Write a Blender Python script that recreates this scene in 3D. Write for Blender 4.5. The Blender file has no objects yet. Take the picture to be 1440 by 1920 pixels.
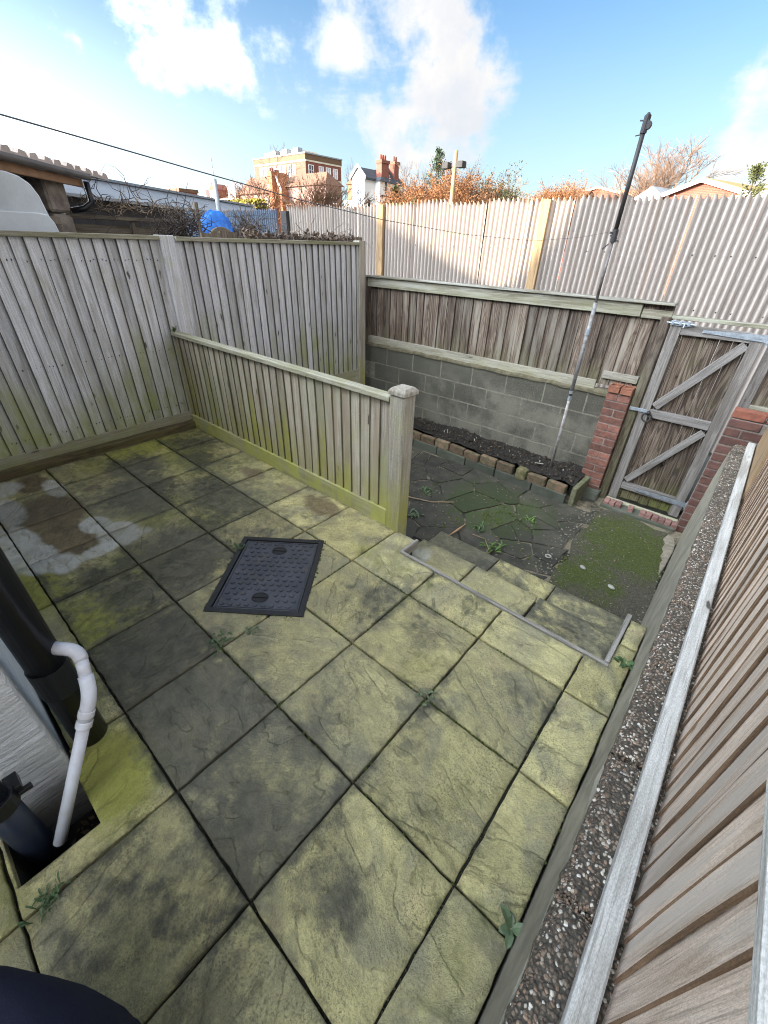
import bpy, bmesh, math, random
from mathutils import Vector, Matrix, noise
rnd = random.Random(11)
sc = bpy.context.scene
COL = sc.collection
# ------------------------------------------------------------------ camera
CAM = Vector((0.530, -0.0597, 1.6523))
RIGHT = Vector((0.754245, 0.656004, 0.027785))
DOWN = Vector((0.375405, -0.396133, -0.837944))
FWD = Vector((-0.538688, 0.642446, -0.545049))
FPX = 779.146
cd = bpy.data.cameras.new('camera'); cam = bpy.data.objects.new('camera', cd); COL.objects.link(cam)
cd.sensor_fit = 'VERTICAL'; cd.sensor_height = 24; cd.lens = 24 * FPX / 1920
cd.clip_start = 0.02; cd.clip_end = 2000
mw = Matrix((RIGHT, -DOWN, -FWD)).transposed().to_4x4(); mw.translation = CAM
cam.matrix_world = mw; sc.camera = cam
# ------------------------------------------------------------------ light
SUN_EL = math.radians(13); SUN_AZ = math.radians(211.5)      # azimuth clockwise from +Y
SUN = Vector((math.sin(SUN_AZ) * math.cos(SUN_EL), math.cos(SUN_AZ) * math.cos(SUN_EL), math.sin(SUN_EL)))
SKY_STRENGTH = 0.085
EXPOSURE = 2.5
ld = bpy.data.lights.new('sun', 'SUN'); ld.energy = 3.6; ld.angle = math.radians(0.6); ld.color = (1.0, 0.83, 0.62)
lo = bpy.data.objects.new('sun', ld); COL.objects.link(lo)
lo.rotation_euler = (-SUN).to_track_quat('-Z', 'Y').to_euler()
sc.cycles.pixel_filter_type = 'BLACKMAN_HARRIS'; sc.cycles.filter_width = 1.05
vs = sc.view_settings; vs.view_transform = 'Standard'; vs.look = 'None'; vs.gamma = 1; vs.exposure = EXPOSURE
try: vs.use_curve_mapping = False
except Exception: pass


# ------------------------------------------------------------------ node helpers
class T:
    """small wrapper that makes node trees short to write"""
    def __init__(s, nt): s.nt = nt
    def n(s, t, ins=None, **pr):
        nd = s.nt.nodes.new(t)
        for k, v in pr.items(): setattr(nd, k, v)
        for k, v in (ins or {}).items():
            if v is None: continue
            if hasattr(v, 'is_output'): s.nt.links.new(v, nd.inputs[k])
            else: nd.inputs[k].default_value = v
        return nd
    def m(s, op, a, b=None, c=None, clamp=False):
        nd = s.n('ShaderNodeMath', {0: a, 1: b, 2: c}, operation=op); nd.use_clamp = clamp
        return nd.outputs[0]
    def vm(s, op, a, b=None):
        nd = s.n('ShaderNodeVectorMath', {0: a, 1: b}, operation=op)
        return nd.outputs['Value'] if op in ('DOT_PRODUCT', 'LENGTH', 'DISTANCE') else nd.outputs[0]
    def mix(s, f, a, b, blend='MIX'):
        nd = s.n('ShaderNodeMix', data_type='RGBA', blend_type=blend)
        for k, v in ((0, f), (6, a), (7, b)):
            if hasattr(v, 'is_output'): s.nt.links.new(v, nd.inputs[k])
            else: nd.inputs[k].default_value = v if k == 0 else (tuple(v) + (1,))[:4]
        return nd.outputs[2]
    def sm(s, x, a, b):
        nd = s.n('ShaderNodeMapRange', {0: x, 1: a, 2: b, 3: 0.0, 4: 1.0}, interpolation_type='SMOOTHSTEP')
        return nd.outputs[0]
    def noise(s, vec, scale, detail=4, rough=0.55, dist=0.0, w=None):
        nd = s.n('ShaderNodeTexNoise', {'Vector': vec, 'Scale': scale, 'Detail': detail, 'Roughness': rough, 'Distortion': dist})
        return nd.outputs[0]
    def noisec(s, vec, scale, detail=3):
        nd = s.n('ShaderNodeTexNoise', {'Vector': vec, 'Scale': scale, 'Detail': detail}); return nd.outputs[1]
    def vor(s, vec, scale, feature='F1', out='Distance'):
        nd = s.n('ShaderNodeTexVoronoi', {'Vector': vec, 'Scale': scale}, feature=feature); return nd.outputs[out]
    def ramp(s, f, stops):
        nd = s.n('ShaderNodeValToRGB', {0: f}); r = nd.color_ramp
        while len(r.elements) < len(stops): r.elements.new(0.5)
        for e, (p, c) in zip(r.elements, stops):
            e.position = p; e.color = (tuple(c) + (1,))[:4] if not isinstance(c, (int, float)) else (c, c, c, 1)
        return nd.outputs[0]
    def bump(s, h, strength=0.5, dist=0.01, normal=None):
        return s.n('ShaderNodeBump', {'Height': h, 'Strength': strength, 'Distance': dist, 'Normal': normal}).outputs[0]


def newmat(name):
    m = bpy.data.materials.new(name); m.use_nodes = True
    nt = m.node_tree; b = nt.nodes['Principled BSDF']
    return m, T(nt), b
def setb(t, b, color=None, rough=None, normal=None, metallic=None, spec=None):
    for k, v in (('Base Color', color), ('Roughness', rough), ('Normal', normal), ('Metallic', metallic), ('Specular IOR Level', spec)):
        if v is None: continue
        if hasattr(v, 'is_output'): t.nt.links.new(v, b.inputs[k])
        else: b.inputs[k].default_value = (tuple(v) + (1,))[:4] if k == 'Base Color' else v
def coords(t):
    tc = t.n('ShaderNodeTexCoord').outputs['Object']
    rv = t.n('ShaderNodeObjectInfo').outputs['Random']
    off = t.vm('ADD', tc, t.n('ShaderNodeCombineXYZ', {0: t.m('MULTIPLY', rv, 37.0), 1: t.m('MULTIPLY', rv, 91.0), 2: t.m('MULTIPLY', rv, 53.0)}).outputs[0])
    return tc, off, rv, t.n('ShaderNodeNewGeometry').outputs['Position']
def scaled(t, v, s):
    return t.vm('MULTIPLY', v, s)

def wood(name, c1, c2, cd_, axis='Z', green=None, gcol=(0.16, 0.17, 0.035), rough=0.8, vary=0.25, rings=0.0, knots=0.5, grain=1.0, tint=None, stain=None):
    """weathered timber: long grain, growth rings, knots, algae near the ground (green=(z, height, amount))"""
    m, t, b = newmat(name)
    tc, off, rv, pos = coords(t)
    S = {'X': (1.6, 34, 34), 'Y': (34, 1.6, 34), 'Z': (34, 34, 1.6)}[axis]
    S2 = {'X': (.8, 9, 9), 'Y': (9, .8, 9), 'Z': (9, 9, .8)}[axis]
    S3 = {'X': (4.2, 13, 13), 'Y': (13, 4.2, 13), 'Z': (13, 13, 4.2)}[axis]
    S4 = {'X': (3.0, 120, 120), 'Y': (120, 3.0, 120), 'Z': (120, 120, 3.0)}[axis]
    g = t.noise(scaled(t, off, S), 2.0 * grain, 6, .65, .3)
    g2 = t.noise(scaled(t, off, S2), 2.0, 4, .6, .6)
    g4 = t.noise(scaled(t, off, S4), 1.4, 4, .7)
    col = t.mix(t.sm(g, .40, .60), c1, c2)
    col = t.mix(t.m('MULTIPLY', t.sm(g2, .50, .66), .70), col, cd_)
    gr = t.m('ADD', .80, t.m('MULTIPLY', t.sm(t.noise(scaled(t, off, tuple(1.0 if q < 5 else 2.4 for q in S)), 150, 3, .7), .36, .64), .32))
    col = t.mix(1.0, col, t.n('ShaderNodeCombineColor', {0: gr, 1: gr, 2: gr}).outputs[0], 'MULTIPLY')
    col = t.mix(t.m('MULTIPLY', t.sm(g4, .52, .66), .55), col, tuple(x * .55 for x in cd_))
    h = t.m('ADD', g, t.m('MULTIPLY', g4, .5))
    if rings:
        wv = t.m('SINE', t.m('MULTIPLY', t.noise(scaled(t, off, S2), 1.1, 1, .4, .4), 85.0))
        rg = t.sm(wv, .1, .95)
        col = t.mix(t.m('MULTIPLY', rg, rings), col, tuple(x * .38 for x in cd_))
        h = t.m('ADD', h, t.m('MULTIPLY', rg, -.5))
    if knots:
        wv_ = t.vm('ADD', scaled(t, off, S3), t.vm('MULTIPLY', t.noisec(off, 20, 2), (.25, .25, .25)))
        kd = t.vor(wv_, 1.0); kc = t.n('ShaderNodeSeparateColor', {0: t.vor(wv_, 1.0, out='Color')}).outputs[0]
        kn = t.m('MULTIPLY', t.m('SUBTRACT', 1.0, t.sm(kd, .09, .17)), t.sm(kc, .70, .74))
        halo = t.m('MULTIPLY', t.m('SUBTRACT', 1.0, t.sm(kd, .16, .42)), t.sm(kc, .70, .74))
        col = t.mix(t.m('MULTIPLY', halo, knots * .45), col, cd_)
        col = t.mix(t.m('MULTIPLY', kn, min(1, knots * 1.5)), col, tuple(x * .28 for x in cd_))
        h = t.m('ADD', h, t.m('MULTIPLY', kn, .6))
    if tint: col = t.mix(t.m('MULTIPLY', t.sm(t.noise(pos, 1.3, 3), .42, .68), .8), col, tint)
    if stain: col = t.mix(t.m('MULTIPLY', t.sm(t.noise(scaled(t, off, S2), 1.4, 3), .5, .68), .8), col, stain)
    v = t.m('ADD', 1 - vary, t.m('MULTIPLY', rv, 2 * vary))
    col = t.mix(1.0, col, t.n('ShaderNodeCombineColor', {0: v, 1: v, 2: v}).outputs[0], 'MULTIPLY')
    if green:
        z0, hh, amt = green
        zz = t.n('ShaderNodeSeparateXYZ', {0: pos}).outputs[2]
        lim = t.m('ADD', zz, t.m('MULTIPLY', t.m('SUBTRACT', t.noise(pos, 2.1, 4, .6), .5), -1.5 * hh))
        lim = t.m('ADD', lim, t.m('MULTIPLY', t.m('SUBTRACT', rv, .5), .5 * hh))
        gm = t.m('SUBTRACT', 1.0, t.sm(lim, z0, z0 + hh))
        top = t.sm(t.noise(pos, 5.0, 5, .7), .5, .72)
        gm = t.m('MULTIPLY', gm, t.m('ADD', .30, t.m('MULTIPLY', t.sm(t.noise(scaled(t, pos, (7, 7, 2.5)), 1.0, 5, .65), .34, .62), .70)))
        gm = t.m('MULTIPLY', t.m('MAXIMUM', gm, t.m('MULTIPLY', top, .22)), amt, clamp=True)
        col = t.mix(t.m('MULTIPLY', gm, .85), col, t.mix(t.noise(pos, 9, 4), gcol, tuple(x * 1.7 for x in gcol)))
    setb(t, b, col, rough, t.bump(h, .55, .004), spec=.25)
    return m

def plain(name, c, rough=.7, var=.25, scale=12, bump=0.0, metallic=0.0, c2=None, spec=.4, bs=60):
    m, t, b = newmat(name)
    tc, off, rv, pos = coords(t)
    nz = t.noise(off, scale, 5, .65)
    c2 = c2 or tuple(x * (1 - var) for x in c)
    col = t.mix(t.sm(nz, .32, .7), c, c2)
    v = t.m('ADD', 1 - var * .5, t.m('MULTIPLY', rv, var))
    col = t.mix(1.0, col, t.n('ShaderNodeCombineColor', {0: v, 1: v, 2: v}).outputs[0], 'MULTIPLY')
    nrm = t.bump(t.noise(off, bs, 5, .7), bump, .006) if bump else None
    setb(t, b, col, rough, nrm, metallic, spec)
    return m

# ------------------------------------------------------------------ world: Nishita sky and a broken cloud layer
world = bpy.data.worlds.new('World'); sc.world = world; world.use_nodes = True
t = T(world.node_tree)
bg = world.node_tree.nodes['Background']
sky = t.n('ShaderNodeTexSky', sky_type='NISHITA', sun_disc=False, sun_elevation=SUN_EL, sun_rotation=SUN_AZ,
          air_density=1.0, dust_density=0.8, ozone_density=2.5, altitude=20)
dirv = t.vm('NORMALIZE', t.n('ShaderNodeTexCoord').outputs['Generated'])
sep = t.n('ShaderNodeSeparateXYZ', {0: dirv})
zc = t.m('MAXIMUM', sep.outputs[2], 0.0)
den = t.m('ADD', zc, .22)
pl = t.n('ShaderNodeCombineXYZ', {0: t.m('DIVIDE', sep.outputs[0], den), 1: t.m('DIVIDE', sep.outputs[1], den), 2: 0.0}).outputs[0]
def pixdir(px, py):
    return (RIGHT * ((px - 720) / FPX) + DOWN * ((py - 960) / FPX) + FWD).normalized()
n1 = t.noise(t.vm('ADD', pl, (3.1, 1.7, .4)), 1.9, 9, .60, .25)
n2 = t.noise(t.vm('ADD', dirv, (.4, .1, .9)), 5.5, 7, .62, .1)
n3 = t.noise(dirv, 15.0, 6, .62, .15)
acc = None
# broad positions of the cumulus heaps in the sky, as directions; the noise gives them their outline
for (px, py, rad, w) in [(850, 60, 8, .30), (935, 60, 5, .26), (770, 120, 7, .30), (690, 110, 6, .30), (900, 190, 4, .14), (960, 235, 5, .20), (1010, 320, 7, .24), (860, 290, 5, .10), (830, 230, 4, -.14),
                         (480, 5, 6, .34), (400, 50, 5, .24), (240, 0, 7, .20), (300, 110, 3, .16), (1420, 270, 9, .50), (1440, 190, 6, .34), (1340, 310, 6, .3), (780, 240, 4, .2), (490, 100, 5, .12), (60, 290, 9, .10), (230, 330, 7, .14),
                         (1200, 90, 13, -.40), (1090, 170, 8, -.36), (1150, 0, 12, -.32), (1160, 260, 6, -.26), (1300, 60, 10, -.3), (620, 60, 5, -.30), (590, 170, 8, -.26), (100, 110, 8, -.24), (330, 170, 8, -.22), (690, 240, 5, -.2), (560, 40, 3, -.1)]:
    d = pixdir(px, py)
    f = t.sm(t.vm('DOT_PRODUCT', dirv, tuple(d)), math.cos(math.radians(rad * 1.9)), 1.0)
    f = t.m('MULTIPLY', f, w * .66)
    acc = f if acc is None else t.m('ADD', acc, f)
for (az, el, rad, w) in [(24, 14, 16, .34), (48, 22, 22, .40), (78, 24, 26, .40), (108, 26, 26, .36)]:     # the bank of bright cumulus at the right edge goes on to the right
    d = (math.sin(math.radians(az)) * math.cos(math.radians(el)), math.cos(math.radians(az)) * math.cos(math.radians(el)), math.sin(math.radians(el)))
    acc = t.m('ADD', acc, t.m('MULTIPLY', t.sm(t.vm('DOT_PRODUCT', dirv, d), math.cos(math.radians(rad * 1.9)), 1.0), w))
field = t.m('ADD', t.m('ADD', t.m('MULTIPLY', n1, .85), t.m('ADD', t.m('MULTIPLY', n2, .75), t.m('MULTIPLY', t.m('SUBTRACT', n3, .5), .55))), acc)
cloud = t.sm(field, .84, 1.12)
zen = t.sm(zc, 0.0, .38)
ang = t.vm('DOT_PRODUCT', dirv, tuple(SUN))
back = t.m('MULTIPLY', t.m('POWER', t.m('MAXIMUM', t.m('MULTIPLY', t.m('SUBTRACT', 1.0, ang), .5), 0.0), 3.0), .9)      # and clouds facing the sun are the bright ones
phase = t.m('ADD', t.m('ADD', .72, back), t.m('MULTIPLY', t.m('POWER', t.m('MAXIMUM', t.m('MULTIPLY', t.m('ADD', ang, 1.0), .5), 0.0), 4.5), 21.0))   # cloud and haze scatter more light forward, near the sun; boosted to light the yard
# thin veil that whitens the sky towards the sun's side and down to the horizon
veil = t.sm(ang, .12, .80)
veil = t.m('MAXIMUM', t.m('MULTIPLY', veil, t.m('ADD', .72, t.m('MULTIPLY', n1, .45))), t.m('MULTIPLY', t.m('SUBTRACT', 1.0, zen), .60), clamp=True)
CL = 1.95
shade = t.mix(t.sm(t.noise(dirv, 7.0, 6, .6), .35, .7), (CL * .80, CL * .82, CL * .87), (CL * 1.05, CL * 1.0, CL * .93))
skyc = t.mix(1.0, sky.outputs[0], (.44, .54, .60), 'MULTIPLY')
ph3 = t.n('ShaderNodeCombineXYZ', {0: phase, 1: phase, 2: phase}).outputs[0]
cw = t.mix(t.m('MULTIPLY', cloud, .95), (CL * .84, CL * .94, CL * 1.02), shade)
cw = t.vm('MULTIPLY', cw, ph3)
cover = t.m('SUBTRACT', 1.0, t.m('MULTIPLY', t.m('SUBTRACT', 1.0, t.m('MULTIPLY', veil, .92)), t.m('SUBTRACT', 1.0, t.m('MULTIPLY', cloud, .95))))
c = t.mix(cover, skyc, cw)
world.node_tree.links.new(c, bg.inputs[0]); bg.inputs[1].default_value = SKY_STRENGTH

# ------------------------------------------------------------------ mesh helpers
class MB:
    def __init__(s): s.v = []; s.f = []
    def box(s, x0, y0, z0, x1, y1, z1):
        i = len(s.v)
        s.v += [(x, y, z) for z in (z0, z1) for y in (y0, y1) for x in (x0, x1)]
        s.f += [(i, i + 2, i + 3, i + 1), (i + 4, i + 5, i + 7, i + 6), (i, i + 1, i + 5, i + 4), (i + 2, i + 6, i + 7, i + 3), (i, i + 4, i + 6, i + 2), (i + 1, i + 3, i + 7, i + 5)]
        return s
    def tube(s, p0, p1, r0, r1=None, n=8, caps=True):
        r1 = r0 if r1 is None else r1
        p0, p1 = Vector(p0), Vector(p1); d = (p1 - p0)
        if d.length < 1e-6: return s
        d.normalize()
        a = d.orthogonal().normalized(); b = d.cross(a); i = len(s.v)
        for p, r in ((p0, r0), (p1, r1)):
            for k in range(n):
                w = 2 * math.pi * k / n; s.v.append(tuple(p + a * (r * math.cos(w)) + b * (r * math.sin(w))))
        for k in range(n):
            l = (k + 1) % n; s.f.append((i + k, i + l, i + n + l, i + n + k))
        if caps: s.f += [tuple(i + n - 1 - k for k in range(n)), tuple(i + n + k for k in range(n))]
        return s
    def path(s, pts, r, n=8):
        """a continuous tube along a polyline (one ring per point)"""
        P = [Vector(p) for p in pts]; i = len(s.v); a = None
        rr = r if isinstance(r, (list, tuple)) else [r] * len(P)
        for k, p in enumerate(P):
            d = ((P[min(k + 1, len(P) - 1)] - P[max(k - 1, 0)])).normalized()
            a = d.orthogonal().normalized() if a is None else (a - d * a.dot(d)).normalized()
            b = d.cross(a)
            for q in range(n):
                w = 2 * math.pi * q / n; s.v.append(tuple(p + a * (rr[k] * math.cos(w)) + b * (rr[k] * math.sin(w))))
        for k in range(len(P) - 1):
            for q in range(n):
                l = (q + 1) % n; s.f.append((i + k * n + q, i + k * n + l, i + (k + 1) * n + l, i + (k + 1) * n + q))
        e = i + (len(P) - 1) * n
        s.f += [tuple(i + n - 1 - k for k in range(n)), tuple(e + k for k in range(n))]
        return s
    def prism(s, poly, z0, z1, fn=None):
        """extrude a 2-D polygon; fn maps (u, v, w) to xyz"""
        fn = fn or (lambda u, v, w: (u, v, w)); i = len(s.v); n = len(poly)
        s.v += [fn(u, v, z0) for u, v in poly] + [fn(u, v, z1) for u, v in poly]
        s.f += [tuple(i + n - 1 - k for k in range(n)), tuple(i + n + k for k in range(n))]
        for k in range(n):
            l = (k + 1) % n; s.f.append((i + k, i + l, i + n + l, i + n + k))
        return s
    def quad(s, *p):
        i = len(s.v); s.v += [tuple(x) for x in p]; s.f.append(tuple(range(i, i + len(p)))); return s
    def mesh(s, name, bevel=0.0, smooth=False, seg=1):
        me = bpy.data.meshes.new(name); me.from_pydata(s.v, [], s.f)
        bm = bmesh.new(); bm.from_mesh(me)
        bmesh.ops.recalc_face_normals(bm, faces=bm.faces)
        if bevel: bmesh.ops.bevel(bm, geom=list(bm.edges), offset=bevel, segments=seg, affect='EDGES', clamp_overlap=True)
        bm.to_mesh(me); bm.free()
        if smooth:
            for p in me.polygons: p.use_smooth = True
        me.update(); return me

def link(name, me, mat, parent=None, loc=(0, 0, 0), rot=None, kind=None):
    o = bpy.data.objects.new(name, me); COL.objects.link(o)
    if mat is not None:
        if not me.materials: me.materials.append(mat)
        elif me.materials[0] != mat:
            o.data = me = me.copy(); me.materials[0] = mat
    if parent is not None: o.parent = parent
    o.location = loc
    if rot: o.rotation_euler = rot
    if kind: o['kind'] = kind
    return o
def tag(o, label, cat, group=None):
    o['label'] = label; o['category'] = cat
    if group: o['group'] = group
    return o
def thing(name, label, cat, loc=(0, 0, 0), rotz=0.0, group=None):
    o = bpy.data.objects.new(name, None); COL.objects.link(o); o.empty_display_size = .2
    o.location = loc; o.rotation_euler = (0, 0, rotz)
    return tag(o, label, cat, group)
def struct(name, me, mat, loc=(0, 0, 0)):
    return link(name, me, mat, None, loc, kind='structure')
def box_me(w, d, h, bevel=.003, name='box'):
    """box with its base centred on the local origin"""
    return MB().box(-w / 2, -d / 2, 0, w / 2, d / 2, h).mesh(name, bevel)
def wbox(name, mat, parent, x0, y0, z0, x1, y1, z1, bevel=.003, base=(0, 0, 0)):
    """box given in world coordinates, made as a child whose origin is the box's base centre"""
    me = MB().box((x0 - x1) / 2, (y0 - y1) / 2, 0, (x1 - x0) / 2, (y1 - y0) / 2, z1 - z0).mesh(name, bevel)
    return link(name, me, mat, parent, ((x0 + x1) / 2 - base[0], (y0 + y1) / 2 - base[1], z0 - base[2]))
def at(px, py, D):
    """world point on the sight line of a photo pixel at D metres horizontal distance"""
    d = pixdir(px, py); d = d / math.hypot(d.x, d.y)
    return CAM + d * D
def fbm(x, y, z=0.0, o=4):
    return noise.fractal(Vector((x, y, z)), .9, 2.1, o)

# ------------------------------------------------------------------ materials
M = {}
M['silver'] = wood('weathered silver timber', (.66, .66, .70), (.53, .525, .55), (.33, .315, .30), green=(.08, .80, 1.05), gcol=(.23, .245, .08), vary=.17, knots=.7, stain=(.46, .435, .41))
M['silver_low'] = wood('weathered low fence timber', (.50, .445, .37), (.39, .34, .275), (.27, .215, .155), green=(-.05, .70, 1.15), gcol=(.27, .26, .055), vary=.2, knots=.7, stain=(.34, .27, .20), tint=(.36, .35, .25))
M['silver_post'] = wood('weathered post timber', (.40, .365, .31), (.30, .27, .225), (.21, .18, .14), green=(-.1, .6, 1.1), gcol=(.23, .225, .055), vary=.06, knots=.35)
M['cap_mossy'] = wood('mossy capping timber', (.38, .355, .29), (.26, .235, .18), (.16, .145, .095), axis='Y', green=(1.55, .15, .55), gcol=(.14, .15, .055), vary=.08, knots=.2)
M['cap_low'] = wood('pale capping timber', (.48, .45, .38), (.34, .31, .25), (.22, .21, .14), axis='X', vary=.08, knots=.2, green=(.9, .05, .35))
M['gravel_green'] = wood('algae covered gravel board', (.40, .375, .32), (.29, .27, .22), (.20, .18, .13), axis='Y', green=(.10, .20, .8), gcol=(.20, .205, .08), vary=.1)
M['gravel_green_x'] = wood('algae covered kick board', (.40, .375, .28), (.30, .28, .20), (.21, .19, .12), axis='X', green=(.10, .25, 1.15), gcol=(.30, .30, .075), vary=.1)
M['sleeper'] = wood('old dark sleeper timber', (.16, .115, .075), (.085, .058, .04), (.05, .035, .028), axis='Y', vary=.15, rings=.3, knots=.3, green=(.12, .1, .5), gcol=(.10, .10, .03), stain=(.20, .15, .09))
M['brown_old'] = wood('old brown fence timber', (.175, .138, .108), (.08, .056, .043), (.055, .029, .022), green=(.42, .36, .35), gcol=(.13, .13, .06), vary=.32, rings=.45, knots=.6, stain=(.20, .175, .145))
M['brown_cap'] = wood('lichened grey rail timber', (.27, .25, .205), (.17, .15, .118), (.095, .08, .055), axis='X', green=(1.16, .12, .5), gcol=(.14, .14, .07), vary=.1, stain=(.34, .33, .30))
M['grey_rail'] = wood('grey gravel board timber', (.34, .315, .265), (.25, .23, .19), (.16, .14, .11), axis='X', vary=.12, green=(.4, .2, .5), gcol=(.17, .16, .07))
M['gate_board'] = wood('brown gate board timber', (.165, .128, .10), (.09, .064, .048), (.05, .031, .023), vary=.3, rings=.7, knots=.7, green=(-.55, .3, .9), gcol=(.08, .095, .02))
M['gate_frame'] = wood('grey gate frame timber', (.205, .185, .172), (.135, .12, .11), (.09, .076, .066), vary=.08, knots=.25)
M['gate_frame_x'] = wood('grey gate ledge timber', (.225, .205, .195), (.15, .137, .128), (.10, .086, .076), axis='X', vary=.08, knots=.25)
M['fresh'] = wood('newer brown featheredge timber', (.70, .57, .475), (.57, .45, .365), (.39, .29, .21), vary=.14, knots=.45, stain=(.52, .46, .41))
M['fresh_edge'] = wood('brown end board timber', (.34, .235, .14), (.27, .18, .105), (.2, .13, .075), vary=.05, knots=.2)
M['rail_white'] = wood('bleached bottom rail timber', (.56, .545, .52), (.44, .425, .40), (.30, .275, .24), axis='Y', vary=.03, knots=.9)
M['larch_post'] = wood('yellow brown post timber', (.36, .24, .13), (.26, .165, .09), (.18, .11, .06), vary=.1, knots=.3)
M['galv'] = plain('galvanised steel', (.30, .30, .31), .6, .5, 22, .15, .25, c2=(.15, .13, .115))
M['galv_dull'] = plain('dull galvanised strap', (.33, .36, .40), .5, .35, 40, .15, .6)
M['black_plastic'] = plain('black plastic pipe', (.012, .013, .017), .32, .3, 6, .05, spec=.5)
M['black_iron'] = plain('black painted steel', (.025, .022, .024), .55, .4, 20, .2)
M['dark_blue_pipe'] = plain('dark blue black pipe', (.016, .022, .038), .38, .3, 8, .06)
M['white_plastic'] = plain('white plastic pipe', (.70, .72, .78), .38, .12, 9, .03, c2=(.55, .53, .55))
M['rope'] = plain('grey cable', (.10, .095, .10), .7, .2)
M['rope_thin'] = plain('grey cord', (.16, .14, .14), .8, .2)
M['soil'] = plain('dark damp soil', (.028, .022, .017), .95, .6, 30, 1.0, c2=(.012, .010, .009))
M['joint'] = plain('dark joint sand', (.030, .029, .020), .95, .6, 40, .8, c2=(.016, .017, .010))
M['mortar'] = plain('brick mortar', (.22, .19, .165), .95, .3, 50, .6)
M['brick_red'] = plain('red brick', (.205, .085, .06), .88, .7, 22, .6, c2=(.105, .052, .042))
M['brick_dark'] = plain('dark red brick', (.125, .057, .045), .85, .5, 16, .5, c2=(.075, .038, .033))
M['brick_mossy'] = plain('mossy edging brick', (.165, .10, .066), .9, .9, 22, 1.0, c2=(.062, .064, .032))
M['brick_pink'] = plain('pink threshold brick', (.27, .145, .125), .9, .35, 20, .5)
M['slab_old'] = plain('dark weathered slab', (.088, .090, .073), .8, .5, 5, .7, c2=(.052, .058, .040), bs=28)
M['leaf'] = plain('weed leaf', (.075, .13, .045), .55, .4, 30)
M['leaf_fresh'] = plain('bright weed leaf', (.10, .17, .035), .6, .4, 30)
M['leaf_grey'] = plain('blue green leaf', (.12, .165, .085), .5, .35, 30)
M['moss'] = plain('joint moss', (.075, .095, .018), .95, .6, 60, .8, c2=(.035, .05, .012))
M['dry_stem'] = plain('dry stem', (.30, .22, .14), .9, .3)
M['white_bit'] = plain('white pebble', (.29, .28, .245), .7, .15)
M['iron_cover'] = None
M['navy'] = None

# block wall: grey concrete blocks with dark damp staining
def mk_block():
    m, t, b = newmat('grey concrete block'); tc, off, rv, pos = coords(t)
    z = t.n('ShaderNodeSeparateXYZ', {0: pos}).outputs[2]
    g = t.noise(off, 170, 3, .8); p = t.noise(pos, 3.2, 5, .62)
    col = t.mix(t.sm(p, .36, .66), (.13, .118, .09), (.048, .043, .032))
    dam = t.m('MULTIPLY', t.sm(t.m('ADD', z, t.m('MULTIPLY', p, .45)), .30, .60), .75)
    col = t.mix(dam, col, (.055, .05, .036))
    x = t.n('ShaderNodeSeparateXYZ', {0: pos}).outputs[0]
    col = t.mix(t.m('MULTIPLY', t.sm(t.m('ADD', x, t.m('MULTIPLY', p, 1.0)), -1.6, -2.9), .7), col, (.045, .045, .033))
    col = t.mix(t.m('MULTIPLY', t.sm(g, .45, .75), .45), col, (.27, .265, .235))
    setb(t, b, col, .95, t.bump(g, .8, .006)); return m
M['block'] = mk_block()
M['block_mortar'] = plain('block mortar', (.18, .168, .13), .95, .4, 20, .6)

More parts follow.
